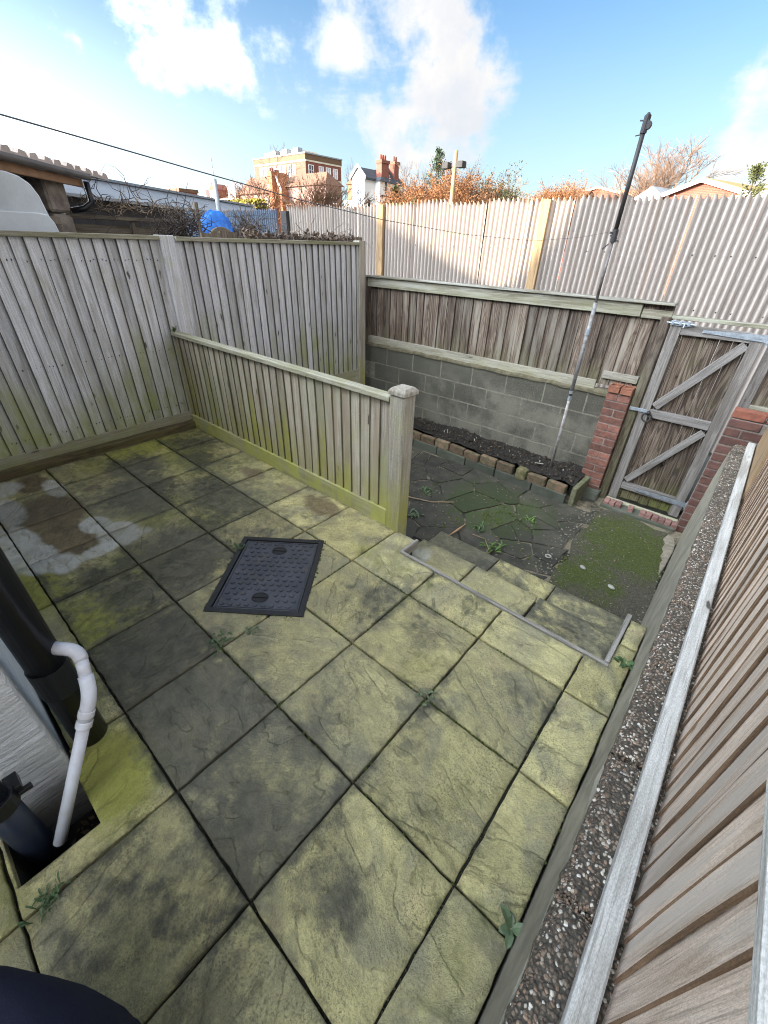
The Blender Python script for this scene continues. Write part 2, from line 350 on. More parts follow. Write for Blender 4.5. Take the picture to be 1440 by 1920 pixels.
# riven paving: stain masks come from the slab's own colour layer (r dark, g algae, b wet, a pale bloom)
def mk_slab(name='riven buff paving'):
    m, t, b = newmat(name); tc, off, rv, pos = coords(t)
    at_ = t.n('ShaderNodeAttribute', attribute_name='stain')
    r = t.n('ShaderNodeSeparateColor', {0: at_.outputs['Color']})
    dark, alg, wet, pale = r.outputs[0], r.outputs[1], r.outputs[2], at_.outputs['Alpha']
    fine = t.noise(pos, 230, 3, .75); mid = t.noise(off, 13, 6, .7, .5); big = t.noise(off, 3.6, 4, .6, .8)
    offr = t.n('ShaderNodeVectorRotate', {'Vector': off, 'Angle': t.m('MULTIPLY', rv, 6.28)}, rotation_type='Z_AXIS').outputs[0]
    fib = t.noise(scaled(t, offr, (1.0, 2.0, 1.0)), 13, 8, .74, .6)
    n_edge = t.m('ADD', t.m('MULTIPLY', t.noise(pos, 4.5, 4, .6), .45), t.m('MULTIPLY', t.noise(pos, 17, 6, .7), .55))
    speck = t.sm(t.noise(pos, 120, 4, .8), .49, .62)
    mott = t.sm(t.noise(pos, 34, 5, .75), .40, .62)
    hfield = t.m('ADD', t.noise(scaled(t, offr, (1.0, 1.9, 1.0)), 2.3, 3, .55, .7), t.m('MULTIPLY', t.m('SUBTRACT', fib, .5), .10))
    st = t.m('MULTIPLY', hfield, 5.5)
    fr = t.m('FRACT', st)
    fl = t.m('SUBTRACT', st, fr)
    lev = t.n('ShaderNodeTexWhiteNoise', {'W': t.m('ADD', fl, t.m('MULTIPLY', rv, 40.0))}, noise_dimensions='1D').outputs[0]
    base = t.mix(t.sm(mid, .3, .7), (.53, .465, .222), (.375, .33, .16))
    base = t.mix(t.m('MULTIPLY', t.sm(big, .42, .66), .72), base, (.225, .208, .145))
    base = t.mix(t.m('MULTIPLY', t.sm(t.noise(off, 5.2, 4, .6), .57, .74), .5), base, (.43, .325, .19))
    base = t.mix(t.m('MULTIPLY', speck, t.m('ADD', .30, t.m('MULTIPLY', t.sm(t.noise(pos, 5, 4), .4, .62), .45))), base, (.125, .118, .07))
    base = t.mix(t.m('MULTIPLY', t.sm(fine, .54, .74), .35), base, (.43, .41, .28))
    gd = t.sm(t.m('ADD', t.noise(pos, 1.7, 5, .65, .4), t.m('MULTIPLY', t.m('SUBTRACT', n_edge, .5), .7)), .50, .64)
    base = t.mix(t.m('MULTIPLY', gd, .64), base, (.125, .115, .08))
    # algae film
    am = t.sm(t.m('ADD', alg, t.m('MULTIPLY', t.m('SUBTRACT', n_edge, .5), 1.8)), .22, .9)
    base = t.mix(t.m('MULTIPLY', am, .9), base, t.mix(mid, (.235, .235, .035), (.335, .325, .075)))
    # dark lichen / damp
    dm = t.sm(t.m('ADD', dark, t.m('MULTIPLY', t.m('SUBTRACT', n_edge, .5), 2.4)), .22, .85)
    base = t.mix(t.m('MULTIPLY', dm, .88), base, t.mix(t.sm(mid, .35, .65), (.040, .040, .035), (.115, .108, .08)))
    # wet, brown
    wm = t.sm(t.m('ADD', wet, t.m('MULTIPLY', t.m('SUBTRACT', n_edge, .5), .45)), .36, .54)
    base = t.mix(t.m('MULTIPLY', wm, .9), base, t.mix(t.sm(mid, .3, .7), (.195, .145, .082), (.10, .076, .045)))
    # pale lime bloom with a sharp tide line
    pm = t.sm(t.m('ADD', pale, t.m('MULTIPLY', t.m('SUBTRACT', n_edge, .5), .45)), .42, .58)
    base = t.mix(t.m('MULTIPLY', pm, t.m('ADD', .62, t.m('MULTIPLY', t.sm(t.noise(pos, 11, 4), .35, .6), .33))), base, t.mix(t.sm(fine, .4, .7), (.55, .54, .48), (.42, .41, .36)))
    # ledges of the riven face: contour steps of a smooth field, each lamina a little different in tone
    step = t.m('ADD', fl, t.sm(fr, .0, .12))
    patch = t.sm(t.noise(off, 4.0, 3), .50, .62)
    ledge = t.m('MULTIPLY', t.m('MULTIPLY', t.m('SUBTRACT', 1.0, t.sm(fr, .02, .16)), t.sm(fr, .0, .03)), patch)
    tone = t.m('ADD', .80, t.m('MULTIPLY', t.m('ADD', t.m('MULTIPLY', lev, .40), t.m('ADD', t.m('MULTIPLY', t.sm(fib, .36, .64), .32), t.m('MULTIPLY', t.sm(fine, .42, .60), .26))), .62))
    base = t.mix(1.0, base, t.n('ShaderNodeCombineColor', {0: tone, 1: tone, 2: t.m('MULTIPLY', tone, .99)}).outputs[0], 'MULTIPLY')
    base = t.mix(t.m('MULTIPLY', ledge, .30), base, (.085, .078, .05))
    h = t.m('ADD', t.m('MULTIPLY', step, .22), t.m('ADD', t.m('MULTIPLY', fib, .85), t.m('ADD', t.m('MULTIPLY', mott, .12), t.m('MULTIPLY', fine, .12))))
    rough = t.m('SUBTRACT', .82, t.m('MULTIPLY', t.m('MAXIMUM', wm, t.m('MULTIPLY', dm, .8)), .42))
    base = t.mix(t.m('MULTIPLY', t.sm(t.m('FRACT', t.m('MULTIPLY', rv, 7.3)), .45, .95), .24), base, (.25, .235, .165))
    v = t.m('ADD', .84, t.m('MULTIPLY', rv, .32))
    base = t.mix(1.0, base, t.n('ShaderNodeCombineColor', {0: v, 1: v, 2: v}).outputs[0], 'MULTIPLY')
    setb(t, b, base, rough, t.bump(h, 1.0, .016), spec=.35); return m
M['slab'] = mk_slab()

def mk_aggregate():
    m, t, b = newmat('exposed aggregate concrete'); tc, off, rv, pos = coords(t)
    warp = t.vm('ADD', pos, t.vm('MULTIPLY', t.noisec(pos, 60), (.01, .01, .01)))
    d = t.vor(warp, 115); cc = t.vor(warp, 115, out='Color'); q = t.n('ShaderNodeSeparateColor', {0: cc})
    stone = t.ramp(q.outputs[0], [(0, (.04, .03, .023)), (.30, (.12, .085, .06)), (.55, (.22, .165, .12)), (.74, (.30, .19, .125)), (.86, (.45, .39, .31)), (1, (.7, .66, .6))])
    gap = t.sm(d, .36, .62)
    patch = t.sm(t.noise(pos, 7, 4, .6), .45, .66)
    col = t.mix(t.m('MAXIMUM', gap, t.m('MULTIPLY', patch, .55)), stone, (.055, .047, .036))
    setb(t, b, col, .75, t.bump(t.m('SUBTRACT', 1.0, d), 1.0, .006)); return m
M['aggregate'] = mk_aggregate()
M['wall_face'] = plain('grey smooth cement face', (.33, .30, .235), .9, .4, 7, .5, c2=(.20, .185, .145))

def mk_pad():
    m, t, b = newmat('mossy concrete'); tc, off, rv, pos = coords(t)
    n = t.noise(pos, 3.4, 5, .6); f = t.noise(pos, 60, 5, .75)
    x = t.n('ShaderNodeSeparateXYZ', {0: pos})
    blob = t.m('MAXIMUM', t.m('SUBTRACT', 1.0, t.m('DIVIDE', t.vm('DISTANCE', pos, (.34, 3.72, -.6)), .62)),
               t.m('MULTIPLY', t.m('SUBTRACT', 1.0, t.m('DIVIDE', t.vm('DISTANCE', pos, (.12, 2.98, -.6)), .42)), .8))
    n2_ = t.noise(pos, 16, 5, .7)
    moss = t.sm(t.m('ADD', blob, t.m('ADD', t.m('MULTIPLY', t.m('SUBTRACT', n, .5), 1.5), t.m('MULTIPLY', t.m('SUBTRACT', n2_, .5), 1.3))), .05, .55)
    col = t.mix(t.sm(f, .35, .7), (.08, .07, .048), (.032, .029, .021))
    col = t.mix(t.m('MULTIPLY', moss, .92), col, t.mix(t.sm(f, .3, .65), (.066, .080, .009), (.028, .040, .006)))
    d = t.vor(pos, 75); cc = t.n('ShaderNodeSeparateColor', {0: t.vor(pos, 75, out='Color')})
    st = t.m('MULTIPLY', t.m('SUBTRACT', 1.0, t.sm(d, .12, .30)), t.sm(cc.outputs[0], .72, .86))
    col = t.mix(st, col, (.24, .215, .16))
    setb(t, b, col, .95, t.bump(f, .9, .012)); return m
M['pad'] = mk_pad()

def mk_crazy():
    m, t, b = newmat('dark crazy paving stone'); tc, off, rv, pos = coords(t)
    n = t.noise(pos, 6, 6, .65); f = t.noise(pos, 70, 4, .7)
    col = t.mix(t.sm(n, .3, .7), (.056, .050, .037), (.023, .022, .016))
    blob = t.m('SUBTRACT', 1.0, t.m('DIVIDE', t.vm('DISTANCE', pos, (-.95, 3.45, -.6)), .75))
    moss = t.sm(t.m('ADD', blob, t.m('MULTIPLY', t.m('SUBTRACT', n, .5), 1.4)), .12, .6)
    col = t.mix(t.m('MULTIPLY', moss, .75), col, (.036, .052, .012))
    v = t.m('ADD', .7, t.m('MULTIPLY', rv, .6))
    col = t.mix(1.0, col, t.n('ShaderNodeCombineColor', {0: v, 1: v, 2: v}).outputs[0], 'MULTIPLY')
    setb(t, b, col, .8, t.bump(t.m('ADD', n, t.m('MULTIPLY', f, .3)), .7, .01)); return m
M['crazy'] = mk_crazy()
def mk_crazy_joint():
    m, t, b = newmat('crazy paving mortar'); tc, off, rv, pos = coords(t)
    n = t.noise(pos, 2.3, 5, .7); f = t.noise(pos, 40, 4, .7)
    col = t.mix(t.sm(n, .42, .54), (.19, .155, .105), (.025, .024, .016))
    col = t.mix(t.m('MULTIPLY', t.sm(f, .45, .65), .6), col, (.05, .05, .034))
    setb(t, b, col, .95, t.bump(f, .8, .008)); return m
M['crazy_joint'] = mk_crazy_joint()

def mk_corr(name, c, c2, lay=.3):
    m, t, b = newmat(name); tc, off, rv, pos = coords(t)
    z = t.n('ShaderNodeSeparateXYZ', {0: pos}).outputs[2]
    n = t.noise(scaled(t, pos, (6, 6, .8)), 1.5, 5, .6)
    col = t.mix(t.sm(n, .3, .7), c, c2)
    rust = t.sm(t.m('ADD', z, t.m('MULTIPLY', t.m('SUBTRACT', t.noise(scaled(t, pos, (12, 12, 1)), 1.2, 3), .5), .32)), 2.155, 2.225)
    col = t.mix(t.m('MULTIPLY', rust, .75), col, (.20, .085, .035))
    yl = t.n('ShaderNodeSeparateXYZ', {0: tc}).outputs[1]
    col = t.mix(t.m('MULTIPLY', t.sm(yl, -.004, .019), .62), col, tuple(x * .42 for x in c2))  # valley shade painted in: colour darkens towards the back of each corrugation
    sp = t.sm(t.noise(scaled(t, pos, (9, 9, .7)), 1.3, 4), .58, .72)
    col = t.mix(t.m('MULTIPLY', sp, .5), col, (.33, .22, .15))
    v = t.m('ADD', .93, t.m('MULTIPLY', rv, .14))
    col = t.mix(1.0, col, t.n('ShaderNodeCombineColor', {0: v, 1: v, 2: v}).outputs[0], 'MULTIPLY')
    setb(t, b, col, .55, None, .15, .3); return m
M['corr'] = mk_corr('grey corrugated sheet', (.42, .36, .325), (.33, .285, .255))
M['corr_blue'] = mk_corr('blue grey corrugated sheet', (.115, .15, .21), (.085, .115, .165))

def mk_wallpaint():
    m, t, b = newmat('white painted rough wall'); tc, off, rv, pos = coords(t)
    s = t.noise(scaled(t, pos, (3, 3, 26)), 2.2, 6, .65, .5); f = t.noise(pos, 45, 4, .7)
    z = t.n('ShaderNodeSeparateXYZ', {0: pos}).outputs[2]
    col = t.mix(t.sm(s, .38, .70), (.84, .86, .88), (.68, .70, .73))
    dirt = t.m('SUBTRACT', 1.0, t.sm(t.m('ADD', z, t.m('MULTIPLY', s, .24)), .02, .20))
    col = t.mix(t.m('MULTIPLY', dirt, .9), col, (.15, .135, .11))
    setb(t, b, col, .75, t.bump(t.m('ADD', s, t.m('MULTIPLY', f, .3)), 1.0, .018)); return m
M['white_wall'] = mk_wallpaint()
M['render_white'] = plain('white render', (.62, .66, .70), .85, .15, 3, .35, bs=18)

def mk_cover():
    m, t, b = newmat('painted cast iron'); tc, off, rv, pos = coords(t)
    n = t.noise(pos, 7, 4, .6); f = t.noise(pos, 120, 3, .7)
    col = t.mix(t.sm(n, .35, .65), (.056, .057, .070), (.034, .035, .045))
    d2 = t.noise(off, 16, 5, .7)
    col = t.mix(t.m('MULTIPLY', t.sm(d2, .52, .66), .55), col, (.085, .07, .055))
    col = t.mix(t.m('MULTIPLY', t.sm(t.noise(off, 42, 4, .7), .58, .68), .6), col, (.11, .10, .085))
    setb(t, b, col, t.m('ADD', .36, t.m('MULTIPLY', d2, .35)), t.bump(t.m('ADD', f, d2), .4, .003), .1, .6); return m
M['iron_cover'] = mk_cover()
M['iron_frame'] = plain('black iron frame', (.018, .017, .018), .6, .4, 20, .4)
def mk_navy():
    m, t, b = newmat('navy woven fabric'); tc, off, rv, pos = coords(t)
    f = t.noise(off, 700, 2, .6); n = t.noise(off, 9, 4)
    col = t.mix(t.sm(f, .35, .65), (.015, .017, .034), (.009, .010, .021))
    setb(t, b, col, .9, t.bump(t.m('ADD', f, t.m('MULTIPLY', n, 2.0)), .35, .004), spec=.2); return m
M['navy'] = mk_navy()

def mk_brickfar(name, c, c2, mort=(.32, .26, .22), s=1.0):
    m, t, b = newmat(name); tc, off, rv, pos = coords(t)
    p = t.n('ShaderNodeSeparateXYZ', {0: tc})
    u = t.n('ShaderNodeCombineXYZ', {0: t.m('ADD', p.outputs[0], p.outputs[1]), 1: p.outputs[2], 2: 0.0}).outputs[0]
    br = t.n('ShaderNodeTexBrick', {'Vector': u, 'Color1': c + (1,), 'Color2': c2 + (1,), 'Mortar': mort + (1,), 'Scale': 1.0, 'Mortar Size': .008, 'Brick Width': .225 * s, 'Row Height': .075 * s})
    n = t.noise(tc, .9, 5, .6)
    col = t.mix(t.m('MULTIPLY', t.sm(n, .4, .7), .45), br.outputs[0], tuple(x * .6 for x in c))
    setb(t, b, col, .9); return m
M['far_brick'] = mk_brickfar('far red brick', (.26, .065, .04), (.18, .05, .032), (.20, .13, .10))
M['far_brick_orange'] = mk_brickfar('far orange brick', (.33, .115, .05), (.27, .09, .04), (.26, .15, .09))
M['far_brick_purple'] = mk_brickfar('far purple brick', (.23, .12, .10), (.18, .09, .08))
def mk_tile(name, c, c2, row=.25, axis=2):
    m, t, b = newmat(name); tc, off, rv, pos = coords(t)
    z = t.n('ShaderNodeSeparateXYZ', {0: tc}).outputs[2]
    k = t.m('FRACT', t.m('DIVIDE', z, row))
    n = t.noise(tc, 2.2, 5, .65)
    col = t.mix(t.sm(n, .3, .7), c, c2)
    col = t.mix(t.m('MULTIPLY', t.m('SUBTRACT', 1.0, t.sm(k, .0, .2)), .5), col, tuple(x * .4 for x in c))
    setb(t, b, col, .85, t.bump(k, .5, .03)); return m
M['tile_brown'] = mk_tile('brown clay tiles', (.17, .085, .05), (.105, .055, .036))
M['tile_moss'] = mk_tile('mossy orange tiles', (.28, .17, .07), (.22, .19, .06))
M['tile_orange'] = mk_tile('orange clay tiles', (.36, .16, .07), (.25, .11, .06))
M['slate'] = mk_tile('dark slate', (.06, .07, .085), (.04, .045, .055), .2)
M['roof_grey'] = plain('blue grey sheet roof', (.20, .245, .30), .6, .25, 1.5)
M['roof_pale'] = plain('pale blue wall sheet', (.50, .57, .63), .6, .2, 2)
M['dark_band'] = plain('dark boarding', (.045, .042, .045), .8, .4, 4)
M['cream'] = plain('cream paint', (.66, .58, .47), .8, .15, 1)
M['white_paint'] = plain('white paint', (.74, .72, .70), .7, .1, 1)
M['glass_far'] = plain('window glass', (.05, .06, .075), .15, .3, 1)
M['lead'] = plain('grey lead', (.26, .28, .31), .6, .2, 2)
M['dark_timber'] = plain('black stained timber', (.03, .026, .024), .7, .3, 4)
M['pink_tile'] = plain('pale pink concrete tile', (.52, .44, .40), .85, .2, 9, .4)
M['gutter'] = plain('dark grey gutter', (.13, .115, .105), .5, .3, 6)
M['fascia'] = plain('brown fascia', (.30, .17, .09), .7, .3, 6)
M['old_board'] = wood('old brown panel timber', (.22, .18, .14), (.14, .11, .085), (.09, .07, .05), vary=.2)
M['old_board_x'] = wood('old brown trellis timber', (.23, .20, .155), (.15, .125, .095), (.10, .08, .06), axis='Y', vary=.2)
M['stone'] = plain('rubble and old brick', (.27, .235, .20), .95, .5, 7, 1.0, c2=(.13, .10, .085), bs=14)
M['tarp'] = plain('blue tarpaulin', (.02, .14, .60), .35, .5, 9, .6, c2=(.05, .26, .78), bs=16)
M['twig_dark'] = plain('dark dead twigs', (.075, .058, .05), .9, .4, 3)
M['twig_grey'] = plain('grey bare twigs', (.15, .115, .10), .9, .3, 3)
M['twig_brown'] = plain('brown bare twigs', (.20, .125, .085), .9, .35, 3)
M['twig_orange'] = plain('orange brown twigs', (.25, .115, .05), .9, .4, 3)
M['leaf_orange'] = plain('russet leaves', (.30, .125, .045), .85, .5, 4, c2=(.17, .085, .04))
M['leaf_olive'] = plain('olive leaves', (.13, .125, .045), .85, .5, 4)
M['needle'] = plain('dark green needles', (.045, .075, .035), .85, .5, 4)
M['needle_y'] = plain('yellow green needles', (.10, .11, .035), .85, .5, 4)
M['hedge_gold'] = plain('golden hedge leaves', (.30, .25, .03), .85, .4, 3)
M['earth'] = plain('dull ground', (.075, .07, .05), .95, .4, .4, .3, c2=(.05, .055, .03))
M['alley'] = plain('alley tarmac', (.06, .058, .055), .95, .4, 3, .4)

M['edge_grey'] = wood('dirty sawn edge', (.15, .145, .125), (.09, .085, .07), (.06, .055, .04), vary=.2, knots=0)  # dirty edges, their dark tone also painting the shadow gaps between boards
M['edge_green'] = wood('algae dark sawn edge', (.17, .155, .10), (.11, .10, .06), (.08, .07, .04), vary=.2, knots=0)  # algae and the painted shadow gaps of the low fence in one colour
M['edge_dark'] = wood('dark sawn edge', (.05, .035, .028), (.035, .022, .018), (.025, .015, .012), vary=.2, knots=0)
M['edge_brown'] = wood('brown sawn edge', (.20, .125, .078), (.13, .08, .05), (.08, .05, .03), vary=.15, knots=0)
# ================================================================== SETTING
me = bpy.data.meshes.new('ground'); n_ = 40; R_ = 700
vv = [(0, 0, 0)]; ff = []
for i in range(n_):
    a = 2 * math.pi * i / n_; vv.append((R_ * math.cos(a), R_ * math.sin(a), 0))
for i in range(n_): ff.append((0, 1 + i, 1 + (i + 1) % n_))
me.from_pydata(vv, [], ff); struct('ground', me, M['earth'], (0, 0, -.66))
struct('alley', MB().box(-30, 4.75, -.05, 20, 6.6, 0).mesh('alley'), M['alley'], (0, 0, -.606))

# ---- patio platform (bed below the paving)
bed = MB().box(-3.75, -.185, -.64, -.745, 1.775, -.022).box(-.535, -1.6, -.64, -.5301, -.1851, -.0225).box(-3.75, -1.6, -.64, -.535, -.4301, -.0222)
bed.box(-.5299, -1.6, -.64, .625, -.1852, -.0221)
bed.box(-.7449, -.1849, -.64, .625, 1.60, -.0223)
bed.box(.545, 1.60, -.64, .625, 2.00, -.022)
patio = struct('patio', bed.mesh('patio'), M['joint'])

BLOBS = {  # (x, y, radius_x, radius_y, angle_deg, amount) in patio metres
 'd': [(-1.72, .66, .24, .20, 0, 1.0), (-1.08, .24, .22, .20, 0, .9), (-.72, .22, .24, .20, 0, 1.15), (-.58, .08, .16, .12, 0, .7), (-.12, .15, .26, .22, 20, .55), (.19, .19, .13, .10, 30, .75),
       (-.52, 1.2, .20, .18, 0, .55), (.33, 1.18, .14, .10, 0, .5), (-2.25, 1.2, .30, .22, 0, .62), (-3.1, 1.0, .26, .18, 0, .75), (-2.62, .84, .26, .20, 0, .85), (-1.62, .30, .30, .18, 0, .62),
       (-2.1, 1.15, .2, .16, 0, .5), (-2.75, 1.4, .3, .2, 0, .5), (-1.5, .55, .18, .14, 0, .5), (-.25, .46, .12, .22, 0, .6), (-.45, .30, .06, .3, 0, .5), (.02, .5, .3, .06, 0, .4), (-.3, -.2, .2, .14, 40, .5), (-.2, -.65, .2, .15, 0, .4),
       (-3.25, 1.55, .3, .22, 0, .45), (-.25, 1.5, .14, .12, 0, .35), (.05, .9, .12, .16, 0, .35), (-.44, 1.62, .1, .1, 0, .3)],
 'g': [(-1.5, .16, .26, .16, 0, 1.1), (-1.95, -.06, .28, .14, 0, 1.1), (-.68, -.12, .18, .16, 0, 1.15), (-1.78, .44, .16, .14, 0, .9), (-1.83, -.12, .2, .12, 0, .8), (-3.0, 1.35, .4, .2, 0, .6), (-3.4, 1.15, .2, .4, 0, .7),
       (-.75, 1.48, .3, .12, 0, .4), (-.75, -.12, .15, .15, 0, .9), (-1.2, -.1, .2, .12, 0, .8), (-2.0, 1.0, .3, .2, 0, .45), (-.15, 1.0, .14, .12, 0, .45), (.54, .4, .1, .5, 0, .35), (-2.3, .75, .25, .2, 0, .55), (.25, .6, .2, .2, 0, .25),
       (-.55, -.6, .2, .2, 0, .6), (-3.3, .75, .3, .2, 0, .4)],
 'w': [(-2.78, .27, .30, .20, 0, 1.0), (-2.36, .22, .25, .17, 0, .98), (-3.36, .30, .17, .12, 0, .9), (-1.5, 1.63, .28, .15, 0, .62), (-2.3, 1.58, .22, .13, 0, .62), (-1.85, 1.62, .2, .1, 0, .55), (-2.95, .6, .12, .14, 0, .55)],
 'p': [(-2.5, 0.0, .34, .15, 0, 1.0), (-2.42, .43, .13, .10, 0, .95), (-2.2, .5, .18, .13, 0, .95), (-2.28, .06, .20, .12, 0, .95), (-2.12, .16, .15, .10, 0, .8), (-3.15, .40, .24, .08, 0, .8), (-3.0, .08, .3, .12, 0, .8), (-2.1, .62, .12, .10, 0, .55), (-3.4, .12, .2, .2, 0, .7), (-2.1, .36, .1, .2, 0, .7)],
}
BLOBS['p'] += [(-.74, 1.86, .13, .2, 0, 0.62)]
def stain(x, y):
    out = []
    for k in 'dgwp':
        s_ = 0.0
        for (cx, cy, rx, ry, a, w) in BLOBS[k]:
            dx, dy = x - cx, y - cy
            if a:
                ca, sa = math.cos(math.radians(a)), math.sin(math.radians(a)); dx, dy = dx * ca + dy * sa, -dx * sa + dy * ca
            q = (dx / rx) ** 2 + (dy / ry) ** 2
            if q < 4: s_ = max(s_, w * math.exp(-q * .8))
        out.append(s_)
    return out
def slab(parent, x0, x1, y0, y1, ztop=0.0, th=.035, cuts=(), dark=0.0, green=0.0, name='paving_slab', step=.038, mat=None):
    """one riven slab: a fine top grid with its own relief, dropped edges, optional rectangular notches"""
    g = .0045 + rnd.uniform(-.0008, .0008)
    X0, X1, Y0, Y1 = x0 + g, x1 - g, y0 + g, y1 - g
    if x0 < -.7 and x1 > -1.65 and y0 < 1.3 and y1 > .46 and ztop == 0: step = .013      # finer where the drain cover is let in
    def lines(a, b, ex):
        L = [a, a + .004]; n = max(1, int(round((b - a) / step)))
        L += [a + (b - a) * i / n for i in range(1, n)] + [b - .004, b]
        for e in ex:
            if a + .006 < e < b - .006:
                L = [q for q in L if abs(q - e) > .008] + [e]
        return sorted(L)
    xs = lines(X0, X1, [c for q in cuts for c in q[:2]]); ys = lines(Y0, Y1, [c for q in cuts for c in q[2:]])
    cx, cy = (x0 + x1) / 2, (y0 + y1) / 2
    sd = rnd.uniform(0, 50); tz = rnd.uniform(-.0015, .0015); tx, ty = rnd.uniform(-.004, .004), rnd.uniform(-.004, .004)
    vi = {}; V = []; F = []; A = []
    def vert(i, j):
        if (i, j) in vi: return vi[(i, j)]
        x, y = xs[i], ys[j]
        h = fbm(x * 5 + sd, y * 5, sd, 4) * .0026 + tz + (x - cx) * tx + (y - cy) * ty
        e = min(x - X0, X1 - x, y - Y0, Y1 - y)
        if e < .002: h -= .004
        mx_, my_ = x + 1.162, y - .934; lx, ly = mx_ * .6195 - my_ * .785, mx_ * .785 + my_ * .6195
        if abs(lx) < .322 and abs(ly) < .256: h = -.034
        wob = .0042 * fbm(x * 40 + sd, y * 40, 3) if e < .002 else 0
        vi[(i, j)] = len(V); V.append((x - cx + wob, y - cy + wob, h)); 
        s_ = stain(x, y)
        A.append((min(1, max(0, s_[0] + dark + (.22 if e < .006 else 0))), min(1, s_[1] + green + (.10 if e < .006 else 0)), s_[2], s_[3]))
        return vi[(i, j)]
    for i in range(len(xs) - 1):
        for j in range(len(ys) - 1):
            mx, my = (xs[i] + xs[i + 1]) / 2, (ys[j] + ys[j + 1]) / 2
            if any(q[0] < mx < q[1] and q[2] < my < q[3] for q in cuts): continue
            F.append((vert(i, j), vert(i + 1, j), vert(i + 1, j + 1), vert(i, j + 1)))
    ec = {}
    for f in F:
        for k in range(4):
            a, b_ = f[k], f[(k + 1) % 4]; ec[(a, b_)] = 1
    low = {}
    for (a, b_) in list(ec):
        if (b_, a) in ec: continue
        for q in (a, b_):
            if q not in low: low[q] = len(V); V.append((V[q][0], V[q][1], -th)); A.append(A[q])
        F.append((b_, a, low[a], low[b_]))
    me = bpy.data.meshes.new(name); me.from_pydata(V, [], F)
    ca = me.color_attributes.new('stain', 'FLOAT_COLOR', 'POINT')
    for k, q in enumerate(A): ca.data[k].color = q
    for p in me.polygons: p.use_smooth = len(p.vertices) == 4 and p.normal.z > .7
    me.update()
    return link(name, me, mat or M['slab'], parent, (cx, cy, ztop))
GX = [-3.60, -3.163, -2.712, -2.248, -1.791, -1.336, -.889, -.446, 0.0, .434, .628]
GY = [-1.34, -.885, -.44, .013, .45, .895, 1.342, 1.778]
DARK = {(5, 3): .34, (6, 3): .22, (4, 4): .26, (3, 3): .15, (7, 2): .16, (7, 3): .16, (3, 5): .2, (2, 4): .2, (6, 5): .14, (4, 5): .1}
for i in range(len(GX) - 1):
    for j in range(len(GY) - 1):
        x0, x1, y0, y1 = GX[i], GX[i + 1], GY[j], GY[j + 1]
        if i == 0: x0 = -3.56
        cuts = []
        if j == 6:
            if i >= 7 and i < 9: y1 = 1.602
            if i == 6: cuts = [(-.728, .1, 1.602, 1.9)]
            if i == 9: y1 = 1.790; cuts = [(.3, .545, 1.602, 1.9)]
        if j == 2:
            if i < 6: y0 = -.19
            if i == 6: cuts = [(-.95, -.54, -.425, -.20), (-.95, -.795, -.5, -.19)]
        if j < 2 and i < 6: continue
        if j < 2 and i == 6: x0 = -.79
        sl = slab(patio, x0, x1, y0, y1, cuts=cuts, dark=DARK.get((i, j), 0.0) + rnd.uniform(0, .14) + (.20 if i <= 4 and j >= 4 else 0) + (.14 if i <= 4 and j == 3 else 0), green=rnd.uniform(0, .14) + (.22 if i <= 3 else 0) + (.10 if j == 6 else 0))
slab(patio, .545, .628, 1.792, 2.005)
# dark gully hole beside the house wall: floor and two small side walls of earth
struct('gully', MB().box(-.86, -.43, -.60, -.535, -.185, -.30).mesh('gully'), M['soil'])

# moss in the joints, as real low clumps
mm = MB()
def clump(mb, x, y, z, r, h):
    k = 6; i = len(mb.v)
    mb.v.append((x, y, z + h))
    for q in range(k):
        a = 2 * math.pi * q / k + rnd.random(); rr = r * rnd.uniform(.6, 1.2)
        mb.v.append((x + rr * math.cos(a), y + rr * math.sin(a), z - .004))
    for q in range(k): mb.f.append((i, i + 1 + q, i + 1 + (q + 1) % k))
for (xa, ya, xb, yb, dens) in [(-.446, .45, 0, .45, .35), (0, .45, .434, .45, .3), (-.889, .895, .434, .895, .9), (-.889, 1.342, .434, 1.342, 1.0), (-.446, .895, -.446, 1.342, .8), (0, .895, 0, 1.342, .5), (0, .45, 0, .895, .3), (-.446, .45, -.446, .895, .7),
                             (-.889, .45, -.446, .45, .6), (-1.336, .45, -.889, .45, .7), (.434, 1.0, .434, 1.34, .15), (-.889, .895, -.889, 1.342, .4), (-3.5, 1.775, -.75, 1.775, .4), (-3.55, .1, -3.55, 1.75, .4), (.62, -.3, .62, 1.7, .5), (-.72, 1.59, .52, 1.59, .35)]:
    L = math.hypot(xb - xa, yb - ya)
    for q in range(int(L * 210 * dens)):
        f = rnd.random(); x, y = xa + (xb - xa) * f, ya + (yb - ya) * f
        if fbm(x * 5, y * 5, 9) + rnd.uniform(-.3, .3) < .1: continue
        clump(mm, x + rnd.gauss(0, .004), y + rnd.gauss(0, .004), -.006, rnd.uniform(.004, .009), rnd.uniform(.003, .008))
cr = MB()
for (axis, lines_, a0, a1) in (('x', GY[2:7], -3.5, .62), ('y', GX[1:10], -.8, 1.6)):
    for c0 in lines_:
        for q in range(int((a1 - a0) * 75)):
            a = rnd.uniform(a0, a1); x, y = (a, c0 + rnd.gauss(0, .0028)) if axis == 'x' else (c0 + rnd.gauss(0, .0028), a)
            if (x < -.52 and y < -.2) or fbm(x * 3, y * 3, 21) < -.1: continue
            clump(cr, x, y, -.016, rnd.uniform(.002, .0045), rnd.uniform(.004, .013))
link('joint_crumbs', cr.mesh('joint_crumbs'), plain('joint crumbs', (.14, .12, .08), .95, .6, 60, c2=(.05, .048, .03)), patio, kind='stuff')
link('joint_moss', mm.mesh('joint_moss'), M['moss'], patio, kind='stuff')

